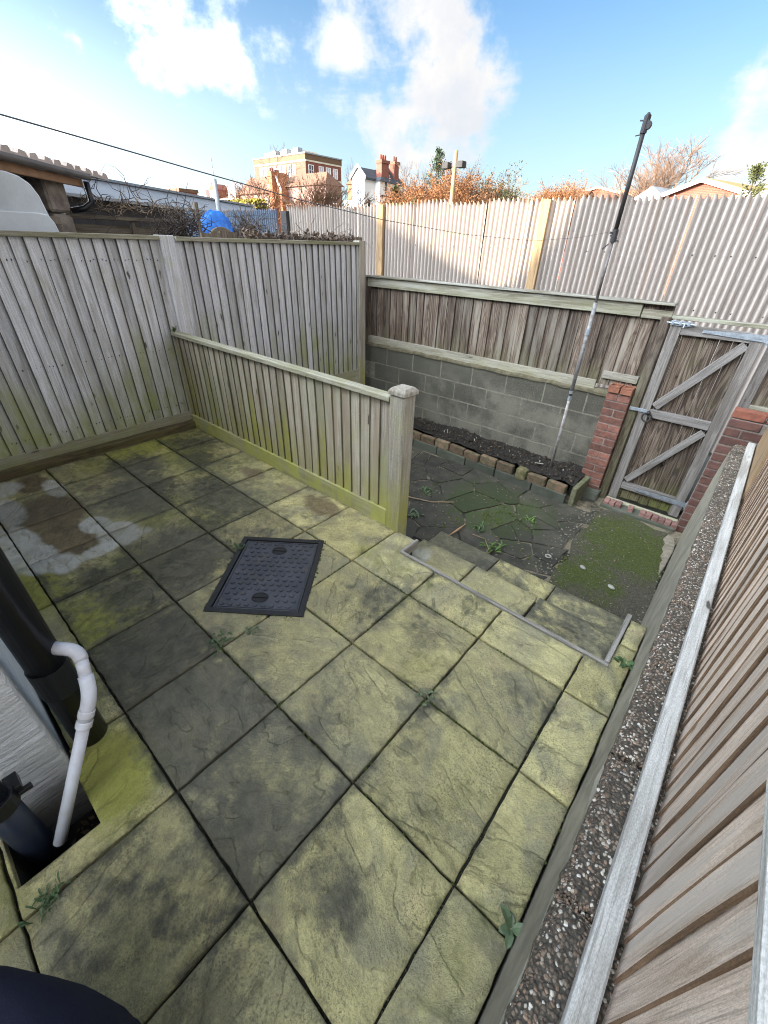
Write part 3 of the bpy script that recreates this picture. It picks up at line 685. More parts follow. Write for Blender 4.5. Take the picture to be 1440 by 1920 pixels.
# ---- steps down to the lower yard
steps = struct('steps', MB().box(-.86, 1.60, -.64, .545, 2.035, -.235).box(-.95, 2.035, -.64, .60, 2.46, -.435).box(-.745, 1.602, -.235, .545, 1.625, -.022).mesh('steps'), M['joint'])
slab(steps, -.845, -.395, 1.628, 2.055, -.197, .038, green=.05, dark=.05, name='step_slab')
slab(steps, -.391, .055, 1.628, 2.05, -.197, .038, green=.12, name='step_slab')
slab(steps, .059, .54, 1.628, 2.06, -.197, .038, dark=.60, name='step_slab')
slab(steps, -.95, -.40, 2.06, 2.475, -.397,   .038, dark=.95, name='step_slab')
slab(steps, -.40, .05, 2.058, 2.48, -.397, .038, dark=.36, green=.1, name='step_slab')
slab(steps, .052, .60, 2.062, 2.475, -.397, .038, dark=.66, name='step_slab')
trim = wood('grey trim strip', (.32, .295, .265), (.22, .20, .175), (.12, .11, .09), axis='X', vary=.04, knots=.1)
trimy = wood('grey trim strip across', (.32, .295, .265), (.22, .20, .175), (.12, .11, .09), axis='Y', vary=.04, knots=.1)
wbox('edge_trim', trim, steps, -.728, 1.603, -.05, .545, 1.624, .006)
wbox('edge_trim', trimy, steps, -.728, 1.626, -.06, -.708, 1.785, .006)
wbox('edge_trim', trimy, steps, .520, 1.626, -.10, .543, 2.03, .010)

# ---- lower yard
yard = struct('lower_yard', MB().box(-3.75, 1.80, -.04, .64, 4.49, 0).mesh('lower_yard'), M['crazy_joint'], (0, 0, -.612))
def clip(poly, px, py, nx, ny):
    out = []
    for k in range(len(poly)):
        a, b_ = poly[k], poly[(k + 1) % len(poly)]
        da, db = (a[0] - px) * nx + (a[1] - py) * ny, (b_[0] - px) * nx + (b_[1] - py) * ny
        if da <= 0: out.append(a)
        if (da < 0 < db) or (db < 0 < da):
            f = da / (da - db); out.append((a[0] + (b_[0] - a[0]) * f, a[1] + (b_[1] - a[1]) * f))
    return out
seeds = []
for q in range(4000):
    x, y = rnd.uniform(-3.7, -.1), rnd.uniform(1.85, 4.05)
    r_ = .16 + .30 * (.5 + .5 * fbm(x * 1.4, y * 1.4, 33)) + rnd.uniform(-.06, .06)
    if all(math.hypot((x - u) * .85, y - v) > r_ for u, v in seeds): seeds.append((x, y))
for (x, y) in seeds:
    x1 = -.12 + .04 * math.sin(y * 5)
    poly = [(-3.7, 1.83), (x1, 1.83), (x1, 4.04), (-3.7, 4.04)]
    for (u, v) in seeds:
        if (u, v) == (x, y): continue
        d = math.hypot(u - x, v - y)
        if d > 1.6: continue
        nx, ny = (u - x) / d, (v - y) / d
        poly = clip(poly, (x + u) / 2 - nx * rnd.uniform(.006, .014), (y + v) / 2 - ny * .01, nx, ny)
        if len(poly) < 3: break
    if len(poly) < 3: continue
    poly = [(a + rnd.uniform(-.008, .008), b_ + rnd.uniform(-.008, .008)) for a, b_ in poly]
    cx = sum(p[0] for p in poly) / len(poly); cy = sum(p[1] for p in poly) / len(poly)
    if -.97 < cx < .6 and cy < 2.40: continue
    # keep the stones out from under the bottom step
    if cx > -1.15: poly = clip(poly, 0, 2.482, 0, -1)
    if len(poly) < 3: continue
    cx = sum(p[0] for p in poly) / len(poly); cy = sum(p[1] for p in poly) / len(poly)
    pieces = [poly]
    if rnd.random() < .45:          # cracked across
        a = rnd.uniform(0, 3.14); nx, ny = math.cos(a), math.sin(a); ox, oy = cx + rnd.uniform(-.05, .05), cy + rnd.uniform(-.05, .05)
        pieces = [clip(poly, ox - nx * .004, oy - ny * .004, nx, ny), clip(poly, ox + nx * .004, oy + ny * .004, -nx, -ny)]
    for poly in pieces:
        if len(poly) < 3: continue
        fine_ = []
        for k in range(len(poly)):
            a, b_ = poly[k], poly[(k + 1) % len(poly)]
            for f in (0, .35, .7): fine_.append((a[0] + (b_[0] - a[0]) * f + rnd.uniform(-.007, .007), a[1] + (b_[1] - a[1]) * f + rnd.uniform(-.007, .007)))
        cx = sum(p[0] for p in poly) / len(poly); cy = sum(p[1] for p in poly) / len(poly)
        mb = MB().prism([(a - cx, b_ - cy) for a, b_ in fine_], -.02, 0)
        link('paving_stone', mb.mesh('paving_stone'), M['crazy'], yard, (cx, cy, .010 + rnd.uniform(-.005, .008)), (rnd.uniform(-.018, .018), rnd.uniform(-.018, .018), 0))
# concrete pad in front of the gate, uneven outline
pp = [(-.06, 4.20), (-.11, 4.02), (-.09, 3.78), (-.13, 3.55), (-.12, 3.39), (-.05, 3.15), (-.08, 2.87), (-.02, 2.49), (.2, 2.487), (.62, 2.487), (.622, 2.9), (.60, 3.35), (.605, 3.55), (.57, 4.10), (.50, 4.17), (.40, 4.15), (.25, 4.21), (.1, 4.24)]
bm = bmesh.new(); vs_ = [bm.verts.new((x, y, 0)) for x, y in pp]; f_ = bm.faces.new(vs_)
r_ = bmesh.ops.extrude_face_region(bm, geom=[f_]); 
for q in r_['geom']:
    if isinstance(q, bmesh.types.BMVert): q.co.z = .016
bmesh.ops.recalc_face_normals(bm, faces=bm.faces); me = bpy.data.meshes.new('concrete_pad'); bm.to_mesh(me); bm.free()
link('concrete_pad', me, M['pad'], yard, (0, 0, .002))
# pale cement fillet beside the pad
fp = [(.52, 4.13), (.57, 4.10), (.60, 4.0), (.612, 3.85), (.604, 3.72), (.60, 3.55), (.585, 3.42), (.575, 3.50), (.56, 3.60), (.565, 3.66), (.54, 3.72), (.545, 3.80), (.525, 3.85), (.53, 3.95), (.50, 4.02)]
link('cement_fillet', MB().prism(fp, 0, .014).mesh('fillet', .003), plain('pale cement', (.25, .215, .165), .9, .4, 25, .7), yard, (0, 0, .017))
mt = MB()
for q in range(2600):
    x, y = rnd.uniform(-.08, .58), rnd.uniform(2.6, 4.1)
    k = max(1 - math.hypot(x - .34, y - 3.72) / .62, .8 * (1 - math.hypot(x - .12, y - 2.98) / .42)) + .7 * fbm(x * 5, y * 5, 4)
    if k < .28: continue
    clump(mt, x, y, .016, rnd.uniform(.006, .016), rnd.uniform(.003, .010))
for q in range(1500):
    x, y = rnd.gauss(-.95, .4), rnd.gauss(3.35, .3)
    if y < 2.5 or fbm(x * 4, y * 4, 8) < .12: continue
    clump(mt, x, y, .012, rnd.uniform(.006, .014), rnd.uniform(.002, .006))
link('moss', mt.mesh('moss'), plain('moss tufts', (.072, .088, .010), .95, .6, 40, .8, c2=(.030, .044, .007)), yard, kind='stuff')
# loose grit along the pad edge
mb = MB()
for q in range(420):
    w = rnd.random()
    if w < .5: x, y = rnd.gauss(-.14, .07), rnd.uniform(2.55, 4.1)
    elif w < .7: x, y = rnd.uniform(-.1, .6), rnd.gauss(2.58, .06)
    elif w < .85: x, y = rnd.gauss(.60, .015), rnd.uniform(2.6, 4.2)
    else: x, y = rnd.uniform(-2.5, -.2), rnd.uniform(2.5, 4.0)
    s_ = rnd.uniform(.003, .008); mb.box(x - s_, y - s_ * .7, 0, x + s_, y + s_ * .8, s_ * 1.2)
link('grit', mb.mesh('grit', .001), plain('yard grit', (.20, .18, .14), .9, .6, 30), yard, (0, 0, .012), kind='stuff')

# ================================================================== FENCES
def feather(L, w, U, Vv, seed, t0=.006, t1=.020, segs=3, mats=None):
    """featheredge board: U is the direction across the board (thick edge at 0), Vv the outward direction; slight bow and cup"""
    r2 = random.Random(seed); U, Vv = Vector(U), Vector(Vv); mb = MB()
    bow = r2.uniform(-.004, .004); sw = r2.uniform(-.003, .003)
    for k in range(segs + 1):
        f = k / segs; z = L * f; o = bow * math.sin(f * math.pi); s_ = sw * math.sin(f * math.pi)
        for (u, v) in ((0, 0), (w, 0), (w, t0 * .9), (.004, t1), (0, t1 - .003)):
            mb.v.append(tuple(U * (u + s_) + Vv * (v + o + (0.0055 if u < .01 and v == 0 else 0)) + Vector((0, 0, z))))
    n = 5
    for k in range(segs):
        for q in range(n):
            l = (q + 1) % n; mb.f.append((k * n + q, k * n + l, (k + 1) * n + l, (k + 1) * n + q))
    mb.f += [tuple(range(n)), tuple(segs * n + q for q in range(n))]
    me = mb.mesh('board')
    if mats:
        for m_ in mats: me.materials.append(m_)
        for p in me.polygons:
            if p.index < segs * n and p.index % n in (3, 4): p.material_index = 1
    return me

# ---- tall closeboard fence on the left
FX = -3.655
lf = thing('closeboard_fence', 'tall silvery closeboard fence with mossy capping along the left side', 'fence', (FX, 1.6, 0))
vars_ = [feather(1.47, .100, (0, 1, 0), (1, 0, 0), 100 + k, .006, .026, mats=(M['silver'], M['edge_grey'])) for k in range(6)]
for (y, n_b) in ((-.996, 33), (1.972, 27)):
    for k in range(n_b):
        link('board', vars_[rnd.randrange(6)], M['silver'], lf, (rnd.uniform(0, .004), y - 1.6, .146 + rnd.uniform(-.004, .004)), (0, rnd.uniform(-.002, .002), 0))
        y += .0862 if k < n_b - 1 else 0
nl = MB()
for z in (.24, .76, 1.47):
    y = -.96
    while y < 4.22:
        if not (1.82 < y < 2.0):
            for dy in (0, .028):
                if rnd.random() < .8: nl.tube((.018, y + dy - 1.6, z + rnd.uniform(-.012, .012)), (.0262 - dy * .28, y + dy - 1.6, z), .0035, n=5)
        y += .0862
link('nail', nl.mesh('nail'), M['black_iron'], lf, kind='stuff')
wbox('gravel_board', M['gravel_green'], lf, FX - .012, -1.0, .0, FX + .026, 1.80, .150, base=(FX, 1.6, 0))
wbox('gravel_board', M['gravel_green'], lf, FX - .012, 1.98, -.5, FX + .026, 4.25, .150, base=(FX, 1.6, 0))
wbox('capping', M['cap_mossy'], lf, FX - .02, -1.0, 1.612, FX + .048, 1.845, 1.645, base=(FX, 1.6, 0))
wbox('capping', M['cap_mossy'], lf, FX - .02, 1.985, 1.607, FX + .048, 4.245, 1.640, base=(FX, 1.6, 0))
wbox('post', M['silver'], lf, FX - .07, 1.85, -.6, FX + .030, 1.975, 1.648, base=(FX, 1.6, 0))
wbox('post', M['silver_post'], lf, FX - .06, 4.25, -.6, FX + .045, 4.36, 1.655, base=(FX, 1.6, 0))
wbox('post', M['silver_post'], lf, FX - .10, -1.1, -.6, FX - .005, -1.0, 1.65, base=(FX, 1.6, 0))
for z in (.45, .95, 1.45): wbox('arris_rail', M['silver_post'], lf, FX - .075, -1.0, z, FX - .012, 4.25, z + .07, base=(FX, 1.6, 0))
# dark sleeper edging on the patio at its foot
slp = thing('timber_sleeper', 'dark rotting timber sleeper lying along the foot of the tall left fence', 'sleeper', (-3.59, 1.0, 0))
mb = MB(); nseg = 22
for k in range(nseg + 1):
    yy = -1.0 + (1.775 + 1.0) * k / nseg - 1.0
    for (x, z) in ((-.032, -.02), (.034, -.02), (.034, .052), (.026, .062), (-.032, .064)):
        mb.v.append((x + .006 * fbm(yy * 3, z * 40, 1), yy, z + (.006 * fbm(yy * 4, x * 60, 5) if z > 0 else 0)))
for k in range(nseg):
    for q in range(5):
        l = (q + 1) % 5; mb.f.append((k * 5 + q, k * 5 + l, (k + 1) * 5 + l, (k + 1) * 5 + q))
mb.f += [tuple(range(5)), tuple(nseg * 5 + q for q in range(5))]
link('beam', mb.mesh('beam'), M['sleeper'], slp)

# ---- low closeboard fence across the patio edge
LY = 1.805
low = thing('low_fence', 'waist high closeboard fence with algae stained boards beside the steps', 'fence', (-2.2, LY, 0))
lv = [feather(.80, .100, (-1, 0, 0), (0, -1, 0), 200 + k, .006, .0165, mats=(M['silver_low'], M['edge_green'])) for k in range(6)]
x = -.983
while x > -3.56:
    link('board', lv[rnd.randrange(6)], M['silver_low'], low, (x + 2.2, rnd.uniform(0, .003) - .012, .075 + rnd.uniform(-.003, .003)), (rnd.uniform(-.002, .002), 0, 0))
    x -= .0855
wbox('gravel_board', M['gravel_green_x'], low, -3.60, LY - .040, -.005, -.985, LY - .014, .125, base=(-2.2, LY, 0))
wbox('capping', M['cap_low'], low, -3.62, LY - .050, .874, -.985, LY + .025, .906, base=(-2.2, LY, 0))
wbox('arris_rail', M['silver_post'], low, -3.60, LY - .008, .25, -.985, LY + .05, .31, base=(-2.2, LY, 0))
wbox('arris_rail', M['silver_post'], low, -3.60, LY - .008, .70, -.985, LY + .05, .76, base=(-2.2, LY, 0))
wbox('post', M['silver_post'], low, -.978, LY - .050, -.60, -.868, LY + .056, .925, .006, base=(-2.2, LY, 0))
pc = MB(); w0 = .0635
cx = -.921 + 2.2; cy = .003
pc.box(cx - w0, cy - w0, .926, cx + w0, cy + w0, .948)
i = len(pc.v); pc.v += [(cx - w0 * .97, cy - w0 * .97, .949), (cx + w0 * .97, cy - w0 * .97, .949), (cx + w0 * .97, cy + w0 * .97, .949), (cx - w0 * .97, cy + w0 * .97, .949), (cx - .045, cy - .045, .966), (cx + .045, cy - .045, .966), (cx + .045, cy + .045, .966), (cx - .045, cy + .045, .966)]
pc.f += [(i, i + 1, i + 5, i + 4), (i + 1, i + 2, i + 6, i + 5), (i + 2, i + 3, i + 7, i + 6), (i + 3, i, i + 4, i + 7), (i + 4, i + 5, i + 6, i + 7), (i + 3, i + 2, i + 1, i)]
link('post_cap', pc.mesh('post_cap', .002), M['silver_post'], low)
# fern tuft growing where the low fence meets the tall one
fern = thing('fern', 'small bright green fern tuft on the post top where the two grey fences meet', 'fern', (-3.585, 1.78, .905))
fm = MB()
for k in range(16):
    a = rnd.uniform(0, 6.28); l = rnd.uniform(.03, .075); up = rnd.uniform(.5, 1.6)
    d = Vector((math.cos(a) * .6 + .3, math.sin(a) * .6 - .25, up)).normalized(); side = d.cross(Vector((0, 0, 1))).normalized() * .007
    p1 = d * l * .6; p2 = d * l + Vector((0, 0, -.01))
    fm.quad(-side * .4, side * .4, p1 + side, p1 - side); fm.quad(p1 - side, p1 + side, p2)
link('frond', fm.mesh('frond'), M['leaf_fresh'], fern)

# ---- wall of concrete blocks with the brown fence on top
BY = 4.50
bw = thing('block_wall', 'grey concrete block retaining wall behind the raised bed', 'wall', (-2.0, BY, -.6))
wbox('mortar', M['block_mortar'], bw, -3.80, BY + .0025, -.62, -.36, BY + .10, .43, base=(-2.0, BY, -.6))
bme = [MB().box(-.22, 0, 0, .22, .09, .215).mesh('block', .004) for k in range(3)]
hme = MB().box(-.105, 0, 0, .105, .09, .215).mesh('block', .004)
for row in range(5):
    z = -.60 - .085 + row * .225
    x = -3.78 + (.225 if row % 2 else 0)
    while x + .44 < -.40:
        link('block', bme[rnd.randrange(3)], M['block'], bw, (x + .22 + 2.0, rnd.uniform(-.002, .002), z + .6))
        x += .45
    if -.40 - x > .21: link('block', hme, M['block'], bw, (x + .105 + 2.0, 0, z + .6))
# rough cement haunch on the wall top
hb = MB()
for k in range(41):
    xx = -1.78 + 3.40 * k / 40 - 0.0
    for (yy, z) in ((-.012, 1.028), (-.008, 1.05), (.03, 1.075), (.10, 1.075), (.10, 1.0)):
        hb.v.append((xx - 0.0, yy + .005 * fbm(xx * 9, z * 9, 2), z + .012 * fbm(xx * 7, yy * 30, 4)))
for k in range(40):
    for q in range(4): hb.f.append((k * 5 + q, k * 5 + q + 1, (k + 1) * 5 + q + 1, (k + 1) * 5 + q))
link('mortar_haunch', hb.mesh('haunch'), plain('rough wall top mortar', (.135, .115, .075), .95, .5, 20, 1.0, c2=(.07, .062, .035), bs=45), bw)

bf = thing('brown_fence', 'weathered red brown board fence standing on the block wall', 'fence', (-2.0, BY, .45))
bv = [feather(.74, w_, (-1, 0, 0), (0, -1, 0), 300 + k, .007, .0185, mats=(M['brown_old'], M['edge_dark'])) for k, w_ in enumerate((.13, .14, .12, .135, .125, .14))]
x = -.155
while x > -3.64:
    k = rnd.randrange(6)
    link('board', bv[k], M['brown_old'], bf, (x + 2.0, .05 + rnd.uniform(-.004, .004), .07), (rnd.uniform(-.006, .006), rnd.uniform(-.004, .004), 0))
    x -= .108 + rnd.uniform(-.008, .012)
wbox('gravel_board', M['grey_rail'], bf, -3.72, BY + .015, .437, -.60, BY + .050, .553, base=(-2.0, BY, .45))
wbox('gravel_board', M['grey_rail'], bf, -.56, BY + .012, .585, -.24, BY + .045, .655, base=(-2.0, BY, .45))
wbox('top_rail', M['brown_cap'], bf, -3.72, BY - .005, 1.155, -.40, BY + .026, 1.262, base=(-2.0, BY, .45))
wbox('top_rail', M['brown_cap'], bf, -.392, BY + .002, 1.150, -.155, BY + .028, 1.222, base=(-2.0, BY, .45))
wbox('capping', M['brown_cap'], bf, -3.72, BY - .03, 1.264, -.155, BY + .09, 1.284, base=(-2.0, BY, .45))
wbox('post', M['brown_old'], bf, -3.80, BY - .02, .43, -3.70, BY + .10, 1.27, base=(-2.0, BY, .45))
wbox('back_rail', M['brown_old'], bf, -3.72, BY + .055, .7, -.16, BY + .10, .76, base=(-2.0, BY, .45))
wbox('back_rail', M['brown_old'], bf, -3.72, BY + .055, 1.05, -.16, BY + .10, 1.11, base=(-2.0, BY, .45))

# ---- brick piers
brk = [MB().box(-.1075, -.05, 0, .1075, .05, .065).mesh('brick', .004) for k in range(3)]
hbk = [MB().box(-.051, -.05, 0, .051, .05, .065).mesh('brick', .004) for k in range(3)]
pier = thing('brick_pier', 'red brick pier left of the gate with hollow bricks on top', 'brick pier', (-.335, 4.45, -.6))
PX = -.335
wbox('mortar', M['mortar'], pier, PX - .104, 4.406, -.62, PX + .104, 4.56, .495, base=(PX, 4.45, -.6))
for row in range(15):
    z = -.02 + row * .0745
    if row % 2: link('brick', brk[row % 3], M['brick_red'], pier, (rnd.uniform(-.003, .003), 0, z))
    else:
        for s_ in (-.056, .056): link('brick', hbk[row % 3], M['brick_red'], pier, (s_ + rnd.uniform(-.002, .002), rnd.uniform(-.002, .002), z))
# two holed bricks laid on top
for s_ in (-.056, .056):
    mb = MB(); mb.box(-.05, -.07, 0, .05, .09, .045)
    for q in (-1, 1): mb.box(-.05, q * .06 - .01 + .01, .046, .05, q * .06 + .02, .062)
    mb.box(-.05, -.049, .046, -.034, .049, .062); mb.box(.034, -.049, .046, .05, .049, .062)
    link('capping_brick', mb.mesh('capping_brick', .002), plain('orange red brick', (.25, .10, .06), .85, .3, 20, .4), pier, (s_, .0, 1.102))
link('pier_footing', MB().box(-.16, -.10, -.03, .13, .06, .075).mesh('footing', .012, seg=2), M['slab_old'], pier, (0, -.03, .01))

pier2 = thing('brick_pier', 'darker red brick pier right of the gate at the end of the pebbled wall', 'brick pier', (.74, 4.40, -.6))
wbox('mortar', M['mortar'], pier2, .545, 4.305, -.62, .94, 4.50, .520, base=(.74, 4.40, -.6))
for row in range(15):
    z = -.02 + row * .0765
    x = .545 - .74
    first = True
    while x < .19:
        half = first and row % 2
        w_ = .112 if half else .225
        if x + w_ > .235: break
        link('brick', (hbk if half else brk)[row % 3], M['brick_dark'], pier2, (x + w_ / 2, -.052 + rnd.uniform(-.002, .002), z + rnd.uniform(-.001, .001)))
        x += w_; first = False
for q in range(2):
    link('capping_brick', brk[q], plain('bright red top brick', (.24, .085, .055), .85, .4, 20, .5), pier2, (-.085 + q * .228, -.045, 1.127))

# ================================================================== GATE
GYF = 4.45
gate = thing('garden_gate', 'grey framed brown board garden gate with two diagonal braces and a ring latch', 'gate', (.19, GYF, -.57))
B = (.19, GYF, -.57)
gx = -.118; nb = 7; gw = (.515 + .118) / nb
for k in range(nb):
    me = MB().box(.002, 0, 0, gw - .002, .018, 1.66).mesh('board', .002)
    link('board', me, M['gate_board'], gate, (gx + k * gw - B[0], .030 + (k % 2) * .0025, .025 + rnd.uniform(-.004, .004)))
wbox('stile', M['gate_frame'], gate, -.126, GYF - .012, -.555, -.045, GYF + .028, 1.135, base=B)
wbox('stile', M['gate_frame'], gate, .440, GYF - .012, -.545, .523, GYF + .028, 1.120, base=B)
wbox('ledge', M['gate_frame_x'], gate, -.044, GYF - .010, 1.062, .439, GYF + .028, 1.138, base=B)
wbox('ledge', M['gate_frame_x'], gate, -.044, GYF - .008, .335, .439, GYF + .028, .412, base=B)
wbox('ledge', M['gate_frame_x'], gate, -.044, GYF - .008, -.430, .439, GYF + .028, -.355, base=B)
def brace(x0, z0, x1, z1, w):
    d = Vector((x1 - x0, 0, z1 - z0)); L = d.length; a = math.atan2(d.z, d.x)
    me = MB().box(-L / 2, -.012, -w / 2, L / 2, .024, w / 2).mesh('brace', .003)
    link('brace', me, M['gate_frame_x'], gate, ((x0 + x1) / 2 - B[0], 0, (z0 + z1) / 2 - B[2]), (0, -a, 0))
brace(-.02, .438, .425, 1.045, .072)
brace(-.02, -.332, .418, .31, .062)
# hinge straps, bolt, ring latch
for (z, name) in ((1.108, 'strap_hinge'), (-.392, 'strap_hinge')):
    mb = MB(); x0_ = .11 if z > 0 else .09
    i = len(mb.v)
    mb.prism([(x0_, -.010), (.545, -.027), (.545, .027), (x0_, .010)], -.020, -.0135, lambda u, v, w: (u - B[0], w, v + z - B[2]))
    mb.tube((.548 - B[0], -.020, z - .045 - B[2]), (.548 - B[0], -.020, z + .045 - B[2]), .010, n=8)
    for q in range(4): mb.tube((.16 + q * .11 - B[0], -.024, z - B[2]), (.16 + q * .11 - B[0], -.018, z - B[2]), .007, n=6)
    link(name, mb.mesh(name), M['galv_dull'], gate)
mb = MB(); mb.box(-.135 - B[0], -.021, 1.128 - B[2], .02 - B[0], -.0135, 1.165 - B[2])
mb.tube((-.165 - B[0], -.026, 1.147 - B[2]), (.045 - B[0], -.026, 1.147 - B[2]), .007, n=8)
for q in (-.12, -.06, .0): mb.box(q - B[0] - .008, -.036, 1.134 - B[2], q - B[0] + .008, -.0205, 1.160 - B[2])
mb.tube((-.03 - B[0], -.03, 1.147 - B[2]), (-.03 - B[0], -.05, 1.120 - B[2]), .006, n=6)
link('bolt', mb.mesh('bolt'), M['galv_dull'], gate)
mb = MB(); rc = Vector((-.045 - B[0], -.030, .338 - B[2]))
pts = [rc + Vector((.040 * math.cos(a), 0, .040 * math.sin(a))) for a in [2 * math.pi * k / 20 for k in range(21)]]
mb.path(pts, .0065, 6); mb.tube(rc + Vector((0, .018, .04)), rc + Vector((0, -.006, .04)), .016, n=10)
link('ring_latch', mb.mesh('ring_latch', smooth=True), M['black_iron'], gate)
mb = MB(); mb.box(-.215 - B[0], -.022, .372 - B[2], -.06 - B[0], -.0135, .402 - B[2])
link('latch_bar', mb.mesh('latch_bar', .002), M['galv_dull'], gate)
# gate posts are their own things
gp = thing('gate_post', 'dark brown gate post between the red brick pier and the gate', 'gate post', (-.18, 4.50, -.6))
wbox('post', M['brown_old'], gp, -.222, 4.455, -.62, -.148, 4.56, 1.18, base=(-.18, 4.50, -.6))
gp2 = thing('gate_post', 'grey gate post on the hinge side standing beside the dark brick pier', 'gate post', (.56, 4.50, -.6))
wbox('post', M['gate_frame'], gp2, .556, 4.506, -.62, .628, 4.59, 1.16, base=(.56, 4.50, -.6))
gl = thing('gate_lintel', 'mossy timber head rail running above the gate', 'beam', (.3, 4.50, 1.16))
wbox('rail', M['brown_cap'], gl, -.15, 4.482, 1.168, .95, 4.575, 1.195, base=(.3, 4.50, 1.16))
# fence panel beyond the gate on the right
pf = thing('fence_panel', 'short dark brown fence panel above the brick pier at the right edge', 'fence', (.8, 4.50, .5))
pv = feather(.62, .12, (1, 0, 0), (0, -1, 0), 401)
for k in range(4): link('board', pv, M['brown_old'], pf, (.63 + k * .1 - .8, .05, .06))
wbox('gravel_board', M['grey_rail'], pf, .63, 4.505, .535, 1.04, 4.545, .60, base=(.8, 4.50, .5))
# threshold: row of small pink bricks set on end
th = struct('threshold', MB().box(-.14, 4.25, -.62, .545, 4.46, -.582).mesh('threshold', .004), M['slab_old'])
tb = MB().box(-.026, -.045, -.03, .026, .045, .035).mesh('brick', .005)
for k in range(12):
    if k in (3, 5): continue
    link('brick', tb, M['brick_pink'], th, (-.10 + k * .0575, 4.335 - .012 * (k / 11), -.578 + rnd.uniform(-.005, .004)), (rnd.uniform(-.1, .1), 0, rnd.uniform(-.08, .08)))
wbox('sill_strip', M['cap_low'], th, -.13, 4.395, -.582, .54, 4.44, -.560)

# ================================================================== RAISED BED
rb = thing('raised_bed', 'long raised soil bed edged with mossy old bricks below the block wall', 'flower bed', (-2.0, 4.2, -.6))
BB = (-2.0, 4.2, -.6)
def bedy(x): return 4.115 + (x + 2.508) * (4.050 - 4.115) / (2.508 - .357)      # front line of the edging
# soil with clods
sm_ = MB(); nx, ny = 60, 9
for i in range(nx + 1):
    for j in range(ny + 1):
        xx = -3.70 + (3.70 - .40) * i / nx; y0_ = bedy(xx) + .06; yy = y0_ + (4.497 - y0_) * j / ny
        sm_.v.append((xx - BB[0], yy - BB[1], .195 + .03 * fbm(xx * 3, yy * 5, 1) + .022 * fbm(xx * 14, yy * 14, 3) + .03 * j / ny))
for i in range(nx):
    for j in range(ny): a = i * (ny + 1) + j; sm_.f.append((a, a + ny + 1, a + ny + 2, a + 1))
link('soil', sm_.mesh('soil', smooth=True), M['soil'], rb)
cm = MB()
for q in range(1100):
    xx = rnd.uniform(-3.65, -.45); yy = rnd.uniform(bedy(xx) + .07, 4.48); s_ = rnd.uniform(.004, .012) if q % 5 else rnd.uniform(.012, .03)
    z = .205 + .03 * fbm(xx * 3, yy * 5, 1) + .03 * (yy - 4.1) / .4
    clump(cm, xx - BB[0], yy - BB[1], z, s_, s_ * 1.1)
link('soil_clod', cm.mesh('soil_clod'), plain('soil crumbs', (.05, .038, .028), .95, .6, 20, c2=(.02, .016, .012)), rb, kind='stuff')
cm = MB()
for q in range(15):
    xx = rnd.uniform(-2.3, -.45); yy = rnd.uniform(bedy(xx) + .08, 4.47); s_ = rnd.uniform(.003, .006)
    cm.box(xx - s_ - BB[0], yy - s_ * .7 - BB[1], .215, xx + s_ - BB[0], yy + s_ * .6 - BB[1], .215 + s_ * 1.6 + .03 * (yy - 4.1) / .4)
lb = MB()
for q in range(260):
    xx = rnd.uniform(-2.8, -.45); yy = rnd.uniform(bedy(xx) + .06, 4.48); a = rnd.uniform(0, 6.28); l = rnd.uniform(.006, .02); d = Vector((math.cos(a), math.sin(a), rnd.uniform(-.3, .4))) * l; s_ = Vector((-math.sin(a), math.cos(a), .2)) * l * .4
    p = Vector((xx - BB[0], yy - BB[1], .222 + .03 * fbm(xx * 3, yy * 5, 1) + .03 * (yy - 4.1) / .4)); lb.quad(p - d, p + s_, p + d, p - s_)
link('bed_litter', lb.mesh('bed_litter'), plain('bed litter', (.15, .115, .075), .9, .6, 9), rb, kind='stuff')
link('white_chip', cm.mesh('white_chip', .001), M['white_bit'], rb, kind='stuff')
# base course of slabs on edge, then bricks on edge
x = -3.70
while x < -.40:
    w_ = min(rnd.choice((.42, .45, .40, .38)), -.362 - x)
    if w_ < .08: break
    yb = bedy(x + w_ / 2)
    me = MB().box(-w_ / 2 + .004, -.025, -.02, w_ / 2 - .004, .02, .095).mesh('kerb_stone', .006)
    link('kerb_stone', me, M['slab_old'], rb, (x + w_ / 2 - BB[0], yb - .012 - BB[1], 0), (0, 0, -.030))
    x += w_ + .004
ebm = [MB().box(-.10, -.028, 0, .10, .034, .100).mesh('brick', .007) for k in range(3)]
x = -3.68; k = 0
while x < -.50:
    if -1.06 < x < -.90:
        x = -.885; continue
    w_ = .213; yb = bedy(x + w_ / 2)
    mat_ = M['brick_mossy']
    link('brick', ebm[k % 3], mat_, rb, (x + w_ / 2 - BB[0], yb - BB[1] + rnd.uniform(-.010, .010), .092 + rnd.uniform(-.010, .006)), (rnd.uniform(-.07, .07), rnd.uniform(-.045, .045), -.030 + rnd.uniform(-.05, .05)))
    x += w_ + .006; k += 1
